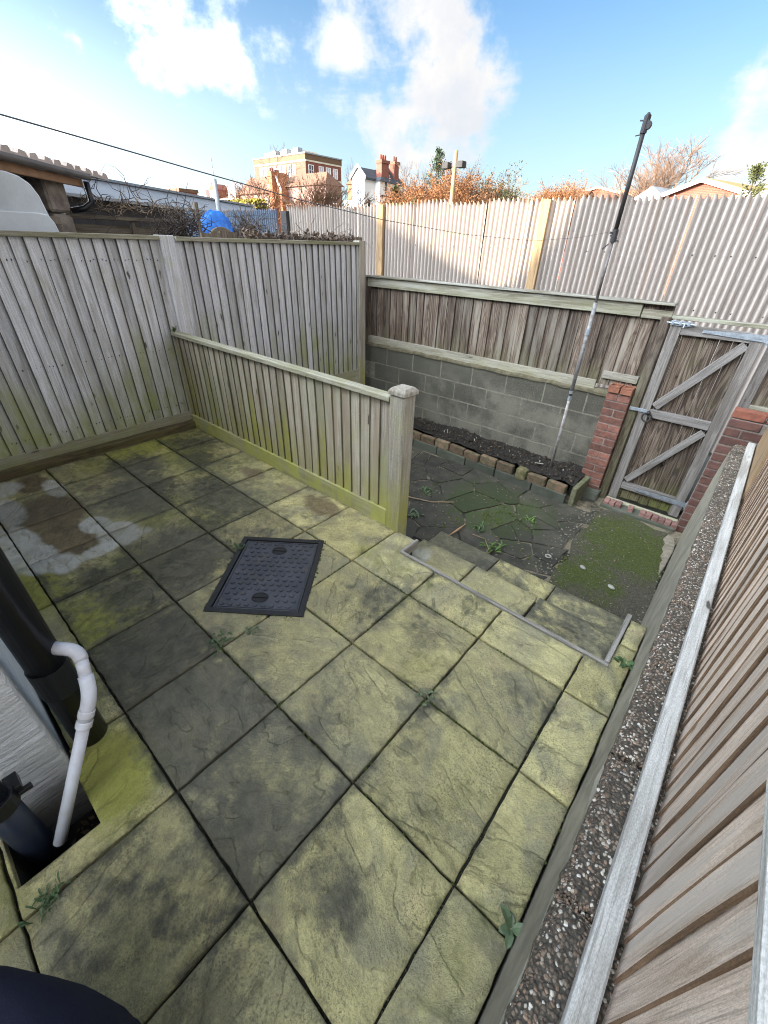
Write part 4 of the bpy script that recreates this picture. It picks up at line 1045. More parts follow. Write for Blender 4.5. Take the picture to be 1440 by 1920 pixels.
# odd rounded stone and the short return end
bm = bmesh.new(); bmesh.ops.create_cube(bm, size=1); bmesh.ops.subdivide_edges(bm, edges=list(bm.edges), cuts=4, use_grid_fill=True)
for v in bm.verts:
    q = v.co.normalized() * .5; v.co = v.co.lerp(q, .35); v.co *= 1 + .16 * fbm(v.co.x * 4, v.co.y * 4, v.co.z * 4)
    v.co = Vector((v.co.x * .125, v.co.y * .10, v.co.z * .13))
me = bpy.data.meshes.new('stone'); bm.to_mesh(me); bm.free()
link('stone', me, plain('mossy lump of stone', (.20, .165, .09), .95, .5, 18, .8, c2=(.08, .085, .03)), rb, (-.955 - BB[0], bedy(-.95) - BB[1], .145))
me = MB().box(-.027, -.02, -.02, .027, .36, .20).mesh('kerb_stone', .007)
link('kerb_stone', me, plain('mossy end kerb', (.17, .16, .10), .95, .5, 18, .8, c2=(.085, .09, .04)), rb, (-.372 - BB[0], 4.05 - BB[1], 0), (0, 0, -.02))
tag_ = MB().box(-.045, -.006, 0, .045, .006, .004).mesh('plant_label', .001)
link('plant_label', tag_, M['white_bit'], rb, (-.86 - BB[0], 4.25 - BB[1], .236), (0.2, 0, .4))

# ================================================================== WASHING LINE POLE AND LINES
pole = thing('clothes_pole', 'tall thin galvanised clothes pole with black upper half in the raised bed', 'pole', (-.742, 4.30, -.42))
o_ = Vector((-.742, 4.30, -.42))
mb = MB().tube((0, 0, 0), (0, 0, .81), .014, n=12); link('lower_tube', mb.mesh('lower_tube', smooth=True), plain('rust flecked galvanised tube', (.29, .28, .28), .6, .5, 18, .15, .2, c2=(.14, .11, .095)), pole)
mb = MB().tube((0, 0, .81), (0, 0, 1.67), .0175, n=12); link('middle_tube', mb.mesh('middle_tube', smooth=True), M['galv'], pole)
mb = MB().tube((0, 0, 1.40), (0, 0, 1.45), .022, n=12); mb.tube((0, 0, .79), (0, 0, .83), .019, n=12); mb.tube((0, 0, .575 + .28), (0, 0, .60 + .28), .020, n=12)
link('coupling', mb.mesh('coupling', smooth=False), M['galv_dull'], pole)
mb = MB().tube((0, 0, 1.67), (0, 0, 2.16), .012, n=10); link('inner_tube', mb.mesh('inner_tube', smooth=True), plain('weathered inner tube', (.20, .18, .18), .7, .5, 8, .1, .1, c2=(.06, .05, .05)), pole)
mb = MB().tube((0, 0, 2.16), (.004, 0, 2.88), .0165, n=12); link('upper_tube', mb.mesh('upper_tube', smooth=True), M['black_iron'], pole)
mb = MB().tube((0, 0, 2.12), (0, 0, 2.21), .024, n=10)
for k in range(5): mb.tube((0, 0, 2.14 + .016 * k), (.045 * math.cos(k * 1.3), .045 * math.sin(k * 1.3), 2.13 + .018 * k), .006, n=5)
mb.tube((-.02, -.02, 2.11), (-.06, -.03, 2.07), .005, n=5); link('cleat', mb.mesh('cleat'), M['black_iron'], pole)
mb = MB().tube((.004, 0, 2.80), (.006, 0, 2.90), .023, n=12); mb.tube((.02, -.018, 2.845), (.02, .018, 2.845), .027, n=14)
mb.tube((-.04, 0, 2.875), (0, 0, 2.87), .005, n=5); mb.tube((-.045, 0, 2.79), (0, 0, 2.795), .004, n=5); mb.tube((.006, 0, 2.90), (.006, 0, 2.915), .018, .008, n=10)
link('pulley', mb.mesh('pulley'), M['black_iron'], pole)
ln = MB(); P_ = [(-2.42, -.20, 2.16), (-2.3, .26, 2.11), (-2.18, .65, 2.045), (-2.06, .95, 1.99), (-1.92, 1.30, 1.925), (-1.72, 1.80, 1.835), (-1.53, 2.30, 1.765), (-1.30, 2.88, 1.71), (-1.07, 3.48, 1.688), (-.88, 3.94, 1.725), (-.765, 4.28, 1.775)]
ln.path(P_, [.0036, .0036, .0035, .0032, .0029, .0025, .0021, .0016, .0012, .001, .001], 6)
tag(link('clothes_line', ln.mesh('clothes_line', smooth=True), M['rope']), 'grey clothes line sagging across the yard to the tall pole', 'clothes line')

# ================================================================== RIGHT BOUNDARY WALL AND FENCE
wl = thing('boundary_wall', 'low pebbled concrete wall along the right side of the patio', 'wall', (.72, 1.4, -.6))
WB = (.72, 1.4, -.6)
mb = MB(); ns = 48
for k in range(ns + 1):
    yy = -1.6 + (4.345 + 1.6) * k / ns
    nz_ = .004 * fbm(yy * 4, 1, 2)
    for (x, z) in ((.615, -.64), (.632 + nz_, 0), (.645 + nz_ * 2, .19), (.650 + nz_ * 2, .262), (.84, .262), (.84, -.64)):
        mb.v.append((x - WB[0], yy - WB[1], z - WB[2]))
for k in range(ns):
    for q in range(6):
        l = (q + 1) % 6; mb.f.append((k * 6 + q, k * 6 + l, (k + 1) * 6 + l, (k + 1) * 6 + q))
mb.f += [tuple(range(6)), tuple(ns * 6 + q for q in range(6))]
link('wall_face', mb.mesh('wall_face'), M['wall_face'], wl)
y = -1.29
while y < 4.30:
    L = min(.446, 4.345 - y)
    mb = MB(); nxx, nyy = 8, 22
    for i in range(nxx + 1):
        for j in range(nyy + 1):
            u = i / nxx; v = j / nyy; xx = .652 + .17 * u; yy = .004 + (L - .008) * v
            e = min(u * .17, (v) * L, (1 - v) * L); rd_ = .012 if e < .002 else 0
            z = .325 - rd_ + .006 * fbm(xx * 60, (y + yy) * 60, 1, 3) - (.010 * (1 - u) ** 3) + .004 * fbm(xx * 9, (y + yy) * 9, 5)
            if e < .002: xx += .004 * fbm(xx * 30, (y + yy) * 30, 7)
            mb.v.append((xx - WB[0], yy, z))
    for i in range(nxx):
        for j in range(nyy): a = i * (nyy + 1) + j; mb.f.append((a, a + nyy + 1, a + nyy + 2, a + 1))
    nb_ = len(mb.v); ring = [i * (nyy + 1) for i in range(nxx + 1)] + [nxx * (nyy + 1) + j for j in range(1, nyy + 1)] + [i * (nyy + 1) + nyy for i in range(nxx - 1, -1, -1)] + [j for j in range(nyy - 1, 0, -1)]
    for a in ring: mb.v.append((mb.v[a][0], mb.v[a][1], .24))
    for k in range(len(ring)):
        l = (k + 1) % len(ring); mb.f.append((ring[k], ring[l], nb_ + l, nb_ + k))
    link('coping_block', mb.mesh('coping_block'), M['aggregate'], wl, (0, y - WB[1], -WB[2] + rnd.uniform(-.003, .003)))
    y += .4525
# raised pebbles standing out of the coping
pb = {0: MB(), 1: MB(), 2: MB()}
for q in range(5200):
    yy = -.2 + 3.0 * rnd.random() ** 1.5; xx = rnd.uniform(.655, .745); s_ = rnd.uniform(.0025, .0062)
    mbq = pb[rnd.choices((0, 1, 2), (.55, .33, .12))[0]]
    clump(mbq, xx - WB[0], yy - WB[1], .318 - WB[2] + .004 * fbm(xx * 9, yy * 9, 5) - .01 * (1 - (xx - .652) / .17) ** 3, s_, s_ * .9 + .003)
for k, cc in enumerate(((.15, .11, .08), (.30, .20, .14), (.66, .61, .54))):
    link('pebble', pb[k].mesh('pebble', smooth=True), plain('pebble %d' % k, cc, .55, .6, 90, c2=tuple(x * .5 for x in cc)), wl, kind='stuff')

rf = thing('featheredge_fence', 'newer pale brown featheredge fence with bleached rails on top of the pebbled wall', 'fence', (.80, 1.2, .3))
FB = (.80, 1.2, .3)
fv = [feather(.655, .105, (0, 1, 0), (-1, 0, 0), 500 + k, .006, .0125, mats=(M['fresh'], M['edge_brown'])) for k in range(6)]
y = -.9
while y < 3.20:
    link('board', fv[rnd.randrange(6)], M['fresh'], rf, (.012 + rnd.uniform(-.001, .001), y - FB[1], .025), (0, rnd.uniform(-.003, .003), 0))
    y += .0835
me = MB().box(-.008, -.5, 0, .016, .53, .66).mesh('end_board', .003)
link('end_board', me, M['fresh_edge'], rf, (.0, 3.74 - FB[1], .02))
wbox('bottom_rail', M['rail_white'], rf, .734, -1.2, .330, .7835, 4.28, .372, .005, base=FB)
wbox('capping', M['rail_white'], rf, .779, -1.2, .985, .87, 4.28, 1.012, .004, base=FB)
wbox('post', M['fresh_edge'], rf, .80, 4.24, -.3, .90, 4.30, .98, base=FB)

# ================================================================== HOUSE (behind and left of the camera)
hs = thing('house_with_unseen_terrace', 'white painted corner of the house wall at the lower left with pipes, and the unseen added terrace behind', 'house', (-.80, -.20, 0))
HB = Vector((-.80, -.20, 0))
mb = MB(); nyh, nzh = 40, 44          # rough painted face of the outrigger, then its other walls
for i in range(nyh + 1):
    for j in range(nzh + 1):
        yy = -3.3 * (i / nyh) ** 1.8; z = -.45 + 3.15 * (j / nzh) ** 1.6
        flare = .035 * max(0, 1 - max(0, z) / .22) ** 2
        rr = .012 * fbm(yy * 3, z * 26, 1, 3) + .008 * fbm(yy * 14, z * 14, 4)
        mb.v.append((rr - flare * .3 - (.03 if i == 0 else 0) * (1 if True else 0), yy + (0.006 * fbm(3, z * 20, 1) if i == 0 else 0), z))
for i in range(nyh):
    for j in range(nzh): a = i * (nzh + 1) + j; mb.f.append((a, a + 1, a + nzh + 2, a + nzh + 1))
link('side_wall', mb.mesh('side_wall', smooth=True), M['white_wall'], hs)
link('outrigger', MB().box(-2.5, -3.3, -.6, -.05, .0, 2.70).mesh('outrigger'), M['white_wall'], hs)
link('outrigger_roof', MB().prism([(-2.6, 2.71), (.08, 2.71), (.08, 2.78), (-2.6, 3.15)], -3.3, .12, lambda u, v, w: (u, w, v)).mesh('outrigger_roof'), M['slate'], hs)
# unseen terrace added behind: its roof line lets the low sun through only at the valley between two roofs
# (valley and slopes shaped for the V of sunlight; shadow falls over the yard)
Yb = -11.0
prof = [(-70, -.6), (-70, 7.6), (-18.6, 7.6), (-16.1, 6.72), (-13.75, 5.85), (-13.3, 6.25), (-12.95, 6.75), (-12.4, 7.5), (16, 7.5), (16, -.6)]
link('unseen_terrace', MB().prism([(x - HB.x, z) for x, z in prof], -18.0 - HB.y, Yb - HB.y, lambda u, v, w: (u, w, v)).mesh('unseen_terrace'), M['render_white'], hs)  # unseen; white so it bounces light into the yard
link('roof', MB().prism([(x - HB.x, z + .02) for x, z in prof[6:9]] + [(16 - HB.x, 7.62), (-12.45 - HB.x, 7.62)], -18.1 - HB.y, Yb + .05 - HB.y, lambda u, v, w: (u, w, v)).mesh('roof'), M['slate'], hs)  # roof of the unseen terrace, part of the added sun blocker

# pipes
sp = thing('soil_pipe', 'thick black plastic soil pipe rising up the house corner at the left edge', 'pipe', (-.89, -.11, 0))
sp_t = MB().tube((0, 0, -.05), (0, 0, 3.6), .055, n=24); link('pipe', sp_t.mesh('pipe', smooth=True), M['black_plastic'], sp)
link('socket', MB().tube((0, 0, .30), (0, 0, .43), .0595, n=24).mesh('socket', smooth=False), M['black_plastic'], sp)
wp = thing('waste_pipe', 'white plastic waste pipe with two elbows slanting down into the drain hole', 'pipe', (-.72, -.05, 0))
WPo = Vector((-.72, -.05, 0))
A0, A1, A2, A3 = Vector((-.865, -.075, .50)), Vector((-.805, -.02, .488)), Vector((-.715, -.052, .375)), Vector((-.622, -.315, -.06))
def arc(p, q, r_, n=6, f=.35):
    """rounded corner points at q between p and r_"""
    a = q + (p - q).normalized() * f; b_ = q + (r_ - q).normalized() * f
    return [a * (1 - k / n) ** 2 + q * 2 * (k / n) * (1 - k / n) + b_ * (k / n) ** 2 for k in range(n + 1)]
link('elbow', MB().path([v - WPo for v in [A0] + arc(A0, A1, A2, f=.035)], .0215, 16).mesh('elbow', smooth=True), M['white_plastic'], wp)
link('pipe', MB().path([v - WPo for v in [A1.lerp(A2, .22), A1.lerp(A2, .62)]], .0190, 16).mesh('pipe', smooth=True), M['white_plastic'], wp)
e2 = arc(A1, A2, A3, f=.04)
link('elbow', MB().path([v - WPo for v in [A1.lerp(A2, .58)] + e2 + [A2.lerp(A3, .19)]], .0222, 16).mesh('elbow', smooth=True), M['white_plastic'], wp)
for f in (.13, .20):
    c_ = A2.lerp(A3, f); d_ = (A3 - A2).normalized()
    link('collar', MB().tube(c_ - d_ * .012 - WPo, c_ + d_ * .012 - WPo, .0245, n=16).mesh('collar', .002), M['white_plastic'], wp)
link('pipe', MB().path([A2.lerp(A3, .15) - WPo, A3 - WPo], .0190, 16).mesh('pipe', smooth=True), M['white_plastic'], wp)
gpz = thing('drain_pipe', 'dark blue black pipe with a clip in the drain hole by the white wall', 'pipe', (-.68, -.37, -.3))
link('pipe', MB().tube((-.0, 0, .0), (-.012, -.0, .50), .043, n=20).mesh('pipe', smooth=True), M['dark_blue_pipe'], gpz)
link('pipe_upper', MB().tube((-.012, 0, .50), (-.03, -.01, 1.9), .040, n=20).mesh('pipe_upper', smooth=True), M['dark_blue_pipe'], gpz)
mb = MB().tube((-.012, 0, .475), (-.012, 0, .535), .050, n=20); mb.box(-.07, .03, .49, -.01, .065, .52); mb.box(-.015, .05, .485, .0, .085, .50)
link('clip', mb.mesh('clip', .001), M['black_plastic'], gpz)

db = MB()
for q in range(90):
    x, y = rnd.uniform(-.78, -.55), rnd.uniform(-.42, -.20); a = rnd.uniform(0, 6.28); l = rnd.uniform(.008, .022); d = Vector((math.cos(a), math.sin(a), rnd.uniform(-.3, .3))) * l; s_ = Vector((-math.sin(a), math.cos(a), .2)) * l * .45
    p = Vector((x, y, .004 + rnd.uniform(0, .012))); db.quad(p - d, p + s_, p + d, p - s_)
o = link('gully_debris', db.mesh('gully_debris'), plain('rotting leaves', (.16, .11, .065), .9, .6, 9), bpy.data.objects['gully'], (0, 0, -.295), kind='stuff')
# bag at the photographer's side
bag = thing('rucksack', 'dark navy fabric bag with rounded top at the bottom left edge', 'bag', (-.02, -.462, 0))
mb = MB(); nu, nv = 40, 24
def sp_(w, e): return math.copysign(abs(w) ** e, w)
for i in range(nv + 1):
    v = -math.pi / 2 + math.pi * i / nv
    for j in range(nu):
        u = 2 * math.pi * j / nu
        q = Vector((.225 * sp_(math.cos(v), .45) * sp_(math.cos(u), .6), .135 * sp_(math.cos(v), .45) * sp_(math.sin(u), .6), .30 + .30 * sp_(math.sin(v), .5)))
        mb.v.append(tuple(q + Vector((1, .7, .6)) * (.010 * fbm(q.x * 6, q.y * 6, q.z * 5))))
for i in range(nv):
    for j in range(nu): l = (j + 1) % nu; mb.f.append((i * nu + j, i * nu + l, (i + 1) * nu + l, (i + 1) * nu + j))
me = mb.mesh('body', smooth=True)
for p in me.polygons: p.use_smooth = True
link('body', me, M['navy'], bag, (0, 0, .0), (0, 0, math.radians(36)))
rot_ = Matrix.Rotation(math.radians(36), 3, 'Z')
pts = [rot_ @ Vector(p) for p in [(-.10, .05, .594), (-.07, .07, .603), (-.02, .075, .604), (.0, .06, .603)]]
link('cord', MB().path(pts, .003, 6).mesh('cord', smooth=True), plain('pale cord', (.45, .45, .5), .8, .2), bag)
link('eyelet', MB().path([rot_ @ Vector((.222 + .0, .02 + .012 * math.cos(a), .46 + .012 * math.sin(a))) for a in [k * math.pi / 6 for k in range(13)]], .004, 6).mesh('eyelet', smooth=True), plain('bright metal', (.75, .75, .78), .2, .1, metallic=1.0), bag)

# ================================================================== MANHOLE COVER
mc = Vector((-1.162, .934, 0)); ang = math.atan2(-.512, .404)
mh = thing('manhole_cover', 'dark blue grey metal drain cover with raised tread pattern set askew in the paving', 'drain cover', mc, ang)
fr_ = MB(); a_, b_ = .330, .264; w_ = .030
for (x0, y0, x1, y1) in ((-a_, -b_, a_, -b_ + w_), (-a_, b_ - w_, a_, b_), (-a_, -b_ + w_, -a_ + w_, b_ - w_), (a_ - w_, -b_ + w_, a_, b_ - w_)):
    fr_.box(x0, y0, -.03, x1, y1, .0045)
link('frame', fr_.mesh('frame'), M['iron_frame'], mh)
a2, b2 = .2955, .2295
link('plate', MB().box(-a2, -b2, -.03, a2, b2, -.002).mesh('plate', .002), M['iron_cover'], mh, (0, 0, 0))
lg = MB(); nxl, nyl = 14, 10
for i in range(nxl):
    for j in range(nyl):
        x = -a2 + .03 + (2 * a2 - .06) * i / (nxl - 1); y = -b2 + .028 + (2 * b2 - .056) * j / (nyl - 1) + (.012 if i % 2 else -.012)
        if abs(abs(x) - .20) < .045 and abs(y) < .06: continue
        if abs(y) > b2 - .02: continue
        lg.prism([(x - .012, y - .006), (x + .004, y - .012), (x + .012, y + .006), (x - .004, y + .012)], -.002, .003)
for s_ in (-1, 1):
    lg.box(-a2 + .008, s_ * (b2 - .012) - .002, -.002, a2 - .008, s_ * (b2 - .012) + .002, .002)
    lg.box(s_ * (a2 - .012) - .002, -b2 + .016, -.002, s_ * (a2 - .012) + .002, b2 - .016, .002)
lo_ = link('tread_lugs', lg.mesh('tread_lugs'), M['iron_cover'], mh, kind='stuff')
for s_ in (-1, 1):
    kh = MB(); n = 24
    pts = [(.043 * math.cos(2 * math.pi * k / n) * .8 , .043 * math.sin(2 * math.pi * k / n)) for k in range(n)]
    kh.path([(x, y, -.001) for x, y in pts + pts[:1]], .0035, 6)
    kh.box(-.004, -.041, -.0015, .004, .041, .005)
    link('lifting_key', kh.mesh('lifting_key'), M['iron_frame'], mh, (s_ * .205, 0, 0))
    link('key_pocket', MB().prism(pts, -.0019, -.0012).mesh('key_pocket'), M['iron_frame'], mh, (s_ * .205, 0, 0))
mg = MB()
for q in range(150):
    s_ = rnd.choice((-1, 1)); 
    if rnd.random() < .6: x, y = rnd.uniform(-a_, a_), s_ * (b_ + rnd.gauss(.003, .005))
    else: x, y = s_ * (a_ + rnd.gauss(.003, .005)), rnd.uniform(-b_, b_)
    if fbm(x * 9, y * 9, 1) < -.05: continue
    clump(mg, x, y, .0, rnd.uniform(.004, .011), rnd.uniform(.003, .01))
link('rim_moss', mg.mesh('rim_moss'), M['moss'], mh, kind='stuff')

# ================================================================== CORRUGATED FENCE BEYOND THE YARD
CY = 6.70
cf = thing('corrugated_fence', 'tall grey corrugated metal fence with saw tooth rusty top across the back', 'fence', (-2.5, CY, -.6))
pitch = .0762
def corr_sheet(n, h, amp=.021, per=8):
    mb = MB(); m_ = n * per
    for k in range(m_ + 1):
        x = k * pitch / per; w_ = math.cos(2 * math.pi * k / per); y = -amp * w_
        mb.v += [(x, y, 0), (x, y, h + .026 * (abs(((k / per) % 1.0) - .5) * 4 - 1) + .008 * math.sin(k * 1.9))]
    for k in range(m_): mb.f.append((2 * k, 2 * k + 2, 2 * k + 3, 2 * k + 1))
    me = mb.mesh('sheet', smooth=True); return me
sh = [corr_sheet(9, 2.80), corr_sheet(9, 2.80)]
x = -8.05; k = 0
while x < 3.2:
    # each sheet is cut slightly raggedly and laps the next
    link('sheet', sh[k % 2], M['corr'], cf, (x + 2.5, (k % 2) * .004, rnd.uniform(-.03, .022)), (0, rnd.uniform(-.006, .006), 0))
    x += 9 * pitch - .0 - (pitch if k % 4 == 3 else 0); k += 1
for (x0, x1) in ((-2.475, -2.345), (-5.47, -5.33), (.9, 1.03)):
    wbox('post', M['larch_post'], cf, x0, CY - .075, -.6, x1, CY - .016, 2.19, base=(-2.5, CY, -.6))
sm2 = MB()
for z in (1.62, 1.05):
    x = -7.9
    while x < 3:
        sm2.tube((x + 2.5, -.016, z + .6), (x + 2.5, -.008, z + .6), .009, n=6); x += pitch * rnd.choice((3, 3, 4, 2))
link('screw', sm2.mesh('screw'), M['black_iron'], cf, kind='stuff')
cf2 = thing('corrugated_fence', 'blue grey corrugated metal fence in shade further left behind the dry creepers', 'fence', (-10, 6.78, -.6))
x = -12.6
while x < -8.6:
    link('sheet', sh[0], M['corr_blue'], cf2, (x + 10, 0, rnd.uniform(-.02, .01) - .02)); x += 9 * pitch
wbox('post', M['dark_band'], cf2, -8.16, 6.60, -.6, -7.98, 6.69, 2.13, base=(-10, 6.78, -.6))

# ================================================================== NEIGHBOUR'S SIDE, BEHIND THE TALL FENCE
def local(o, p): return Vector(p) - Vector(o)
# older fence with dry creeper
of = thing('old_fence', 'older weathered vertical board fence overgrown with dry creeper behind the tall fence', 'fence', (-4.05, 3.4, -.6))
ov = feather(2.28, .11, (0, 1, 0), (1, 0, 0), 610, .008, .02)
y = 2.45
while y < 4.72:
    link('board', ov, M['old_board'], of, (0, y - 3.4, rnd.uniform(-.03, .02)), (0, rnd.uniform(-.01, .01), 0)); y += .105
def creeper(name, label, pts, n, spread, lmin, lmax, r, mat, cat, up=.4):
    th_ = thing(name, label, cat, pts[0]); o = Vector(pts[0]); mb = MB()
    for k in range(n):
        f = rnd.random() * (len(pts) - 1); i = int(f); p = Vector(pts[i]).lerp(Vector(pts[min(i + 1, len(pts) - 1)]), f - i)
        p = p + Vector((rnd.gauss(0, spread * .6), rnd.gauss(0, spread), rnd.gauss(0, spread * .6)))
        L = rnd.uniform(lmin, lmax); d = Vector((rnd.gauss(0, 1), rnd.gauss(0, 1), rnd.gauss(up, .8))).normalized()
        P = [p - o]
        for q in range(5):
            d = (d + Vector((rnd.gauss(0, .45), rnd.gauss(0, .45), rnd.gauss(-.06, .4)))).normalized(); P.append(P[-1] + d * L / 5)
        mb.path(P, [r, r * .9, r * .8, r * .65, r * .5, r * .3], 4)
    link('stem', mb.mesh('stem'), mat, th_, kind='stuff')
    return th_
creeper('dry_creeper', 'tangle of dry creeper stems along the top of the older fence', [(-4.0, 2.9, 1.66), (-4.0, 4.6, 1.66)], 150, .03, .10, .30, .0035, M['twig_grey'], 'creeper', .1)
lp = MB()
for k in range(420):
    y = rnd.uniform(2.9, 4.6); p = Vector((-4.0 + rnd.gauss(0, .04) + 4.05, y - 3.4, 2.27 + rnd.gauss(0, .03))); s_ = rnd.uniform(.012, .03)
    a = Vector((rnd.gauss(0, 1), rnd.gauss(0, 1), rnd.gauss(0, 1))).normalized() * s_; b_ = a.orthogonal().normalized() * s_ * .7
    lp.quad(p - a, p + b_, p + a, p - b_)
link('dry_leaf', lp.mesh('dry_leaf'), plain('dry brown leaves', (.15, .105, .075), .9, .6, 4), of, kind='stuff')

# trellis fence panels further left with a horizontal rail
tf = thing('panel_fence', 'brown panel fence with a mossy top rail behind the tall fence on the left', 'fence', (-5.3, 2.6, -.6))
for k, y in enumerate((1.75, 2.35)):
    wbox('panel', M['old_board_x'], tf, -5.33, y, -.6, -5.29, y + .565, 1.72, base=(-5.3, 2.6, -.6))
    wbox('batten', M['old_board'], tf, -5.285, y - .03, -.6, -5.25, y + .01, 1.76, base=(-5.3, 2.6, -.6))
wbox('top_rail', M['old_board_x'], tf, -5.36, 1.7, 1.765, -5.22, 2.95, 1.80, base=(-5.3, 2.6, -.6))
creeper('dry_climber', 'low fringe of pale dead stems along the brown panel fence', [(-5.3, 1.9, 1.88), (-5.3, 3.2, 1.88)], 90, .04, .08, .2, .0035, M['dry_stem'], 'creeper', 1.2)
creeper('bare_climber', 'dark arching bare climber stems in front of the grey sheet roof', [(-5.3, 1.95, 1.90), (-5.4, 2.7, 1.90)], 46, .09, .2, .5, .005, M['twig_dark'], 'climber', .8)
creeper('bare_bush', 'dark brown tangled dead bush left of the blue tarpaulin', [(-4.85, 2.55, 1.62), (-4.85, 2.85, 1.80)], 150, .09, .2, .5, .005, M['twig_dark'], 'bush', .6)
creeper('dead_bush', 'dark dead bush with drooping stems right of the blue tarpaulin', [(-5.15, 3.62, 1.70), (-5.15, 3.85, 1.72)], 170, .08, .2, .45, .005, M['twig_dark'], 'bush', .2)
sk = thing('stake', 'leaning weathered wooden stake standing in the dead bush', 'stake', (-4.82, 2.86, -.6))
link('stick', MB().tube((0, 0, 0), (.02, .02, 2.56), .028, .022, n=7).mesh('stick'), M['old_board'], sk)
tp = thing('tarpaulin', 'crumpled bright blue tarpaulin draped over a rounded board in the bushes', 'tarpaulin', (-5.05, 3.25, 1.30))
mb = MB(); n1_, n2_ = 18, 8
for i in range(n1_ + 1):
    a = math.pi * i / n1_
    for j in range(n2_ + 1):
        rr = .20 + .07 * j / n2_ * (1 if j < 4 else .9); v_ = j / n2_
        w_ = .03 * fbm(i * .7, j * .9, 3)
        mb.v.append((-.04 + .10 * v_ + w_, -rr * math.cos(a) * (1.05 - .2 * v_), .42 + rr * math.sin(a) * .95 - .30 * v_ * v_ + w_ - (.12 if i in (0, n1_) else 0)))
for i in range(n1_):
    for j in range(n2_): a = i * (n2_ + 1) + j; mb.f.append((a, a + 1, a + n2_ + 2, a + n2_ + 1))
link('sheet', mb.mesh('sheet', smooth=True), M['tarp'], tp)
pts = [(.21 * math.cos(a), .12 + .21 * math.sin(a)) for a in [math.pi * k / 12 for k in range(13)]] + [(-.21, -1.9), (.21, -1.9)]
rbd = thing('round_topped_board', 'round topped grey wooden board standing under the blue tarpaulin', 'board', (-4.97, 3.24, 1.20))
link('board', MB().prism(pts, -.02, .02, lambda u, v, w: (w, u, v + .22)).mesh('board', .004), M['old_board_x'], rbd)

# shed with tiled roof: its own frame, turned to the yard at an angle
E0, E1 = at(0, 318, 4.9), at(158, 346, 6.0)
E0.z = 2.06; E1.z = 2.06
dv = (E1 - E0); dv.z = 0; Ls = dv.length; ang_s = math.atan2(dv.y, dv.x)
shed = thing('shed', 'low outbuilding with pinkish tiled roof and dark gutter over the left fence', 'shed', (E1.x, E1.y, -.6), ang_s)
# local axes: x along the eave (0 at the far right end, negative towards the left), y away behind, z up from -.6
zE = 2.06 + .6
link('wall', MB().box(-4.0, .22, 0, -.55, 2.2, zE - .02).mesh('wall'), M['dark_band'], shed)
pr_ = MB()
for k in range(9):
    pr_.box(-.52 + rnd.uniform(-.02, .02), .10, k * .3, -.20 + rnd.uniform(-.02, .03), .60, k * .3 + .285)
link('pillar', pr_.mesh('pillar', .02), M['stone'], shed)
wbox_ = lambda n, m, x0, y0, z0, x1, y1, z1, bv=.004: link(n, MB().box(x0, y0, z0, x1, y1, z1).mesh(n, bv), m, shed)
wbox_('panel', M['old_board'], -1.05, .08, 0, -.54, .13, zE - .36)
wbox_('panel_rail', M['old_board'], -1.05, .05, zE - .36, -.54, .14, zE - .30)
wbox_('panel_rail', M['old_board'], -.62, .05, 0, -.55, .14, zE - .36)
wbox_('fascia', M['fascia'], -4.0, -.02, zE - .045, -.06, .015, zE + .02)
wbox_('soffit', M['dark_timber'], -4.0, .016, zE - .01, -.06, .25, zE + .01)
link('gutter', MB().path([(-4.0, -.07, zE + .045), (-.04, -.07, zE + .045)], .034, 10).mesh('gutter', smooth=True), M['gutter'], shed)
link('downpipe', MB().path([(-.10, -.07, zE + .0), (-.10, -.07, zE - .16), (-.13, .0, zE - .215), (-.20, .10, zE - .24)], .026, 10).mesh('downpipe', smooth=True), M['black_plastic'], shed)
tl = MB(); 
i = 0
prof_t = [(0, 0), (.02, .035), (.10, .042), (.12, .012), (.20, .012), (.22, .042), (.30, .035), (.33, 0)]
tile_me = MB().prism(prof_t + [(.33, -.015), (0, -.015)], 0, .42, lambda u, v, w: (u, w, v)).mesh('roof_tile')
for row in range(3):
    x = -4.0
    while x < .05:
        link('roof_tile', tile_me, M['pink_tile'], shed, (x, -.10 + row * .33, zE + .065 + row * .036), (math.radians(6), 0, rnd.uniform(-.012, .012))); x += .335
# white rendered garden wall in front of it, ends in a ragged curve
ww = thing('white_wall', 'white rendered garden wall with a sloping ragged end over the left fence', 'wall', (-4.0, .83, -.6))
zp = [(-2.0, 2.62), (.20, 2.60), (.27, 2.58), (.325, 2.54), (.36, 2.47), (.372, 2.40), (.385, 2.33), (.392, 2.26), (.405, 2.1), (.405, 0), (-2.0, 0)]
link('wall', MB().prism([(u, v) for u, v in zp], -.10, 0, lambda u, v, w: (w, u, v)).mesh('wall', .008), M['render_white'], ww)
link('plinth', MB().prism([(-2.0, 0), (-2.0, 2.37), (.3, 2.365), (.37, 2.355), (.40, 2.30), (.42, 2.18), (.425, 0)], .0, .02, lambda u, v, w: (w, u, v)).mesh('plinth', .008), M['render_white'], ww)

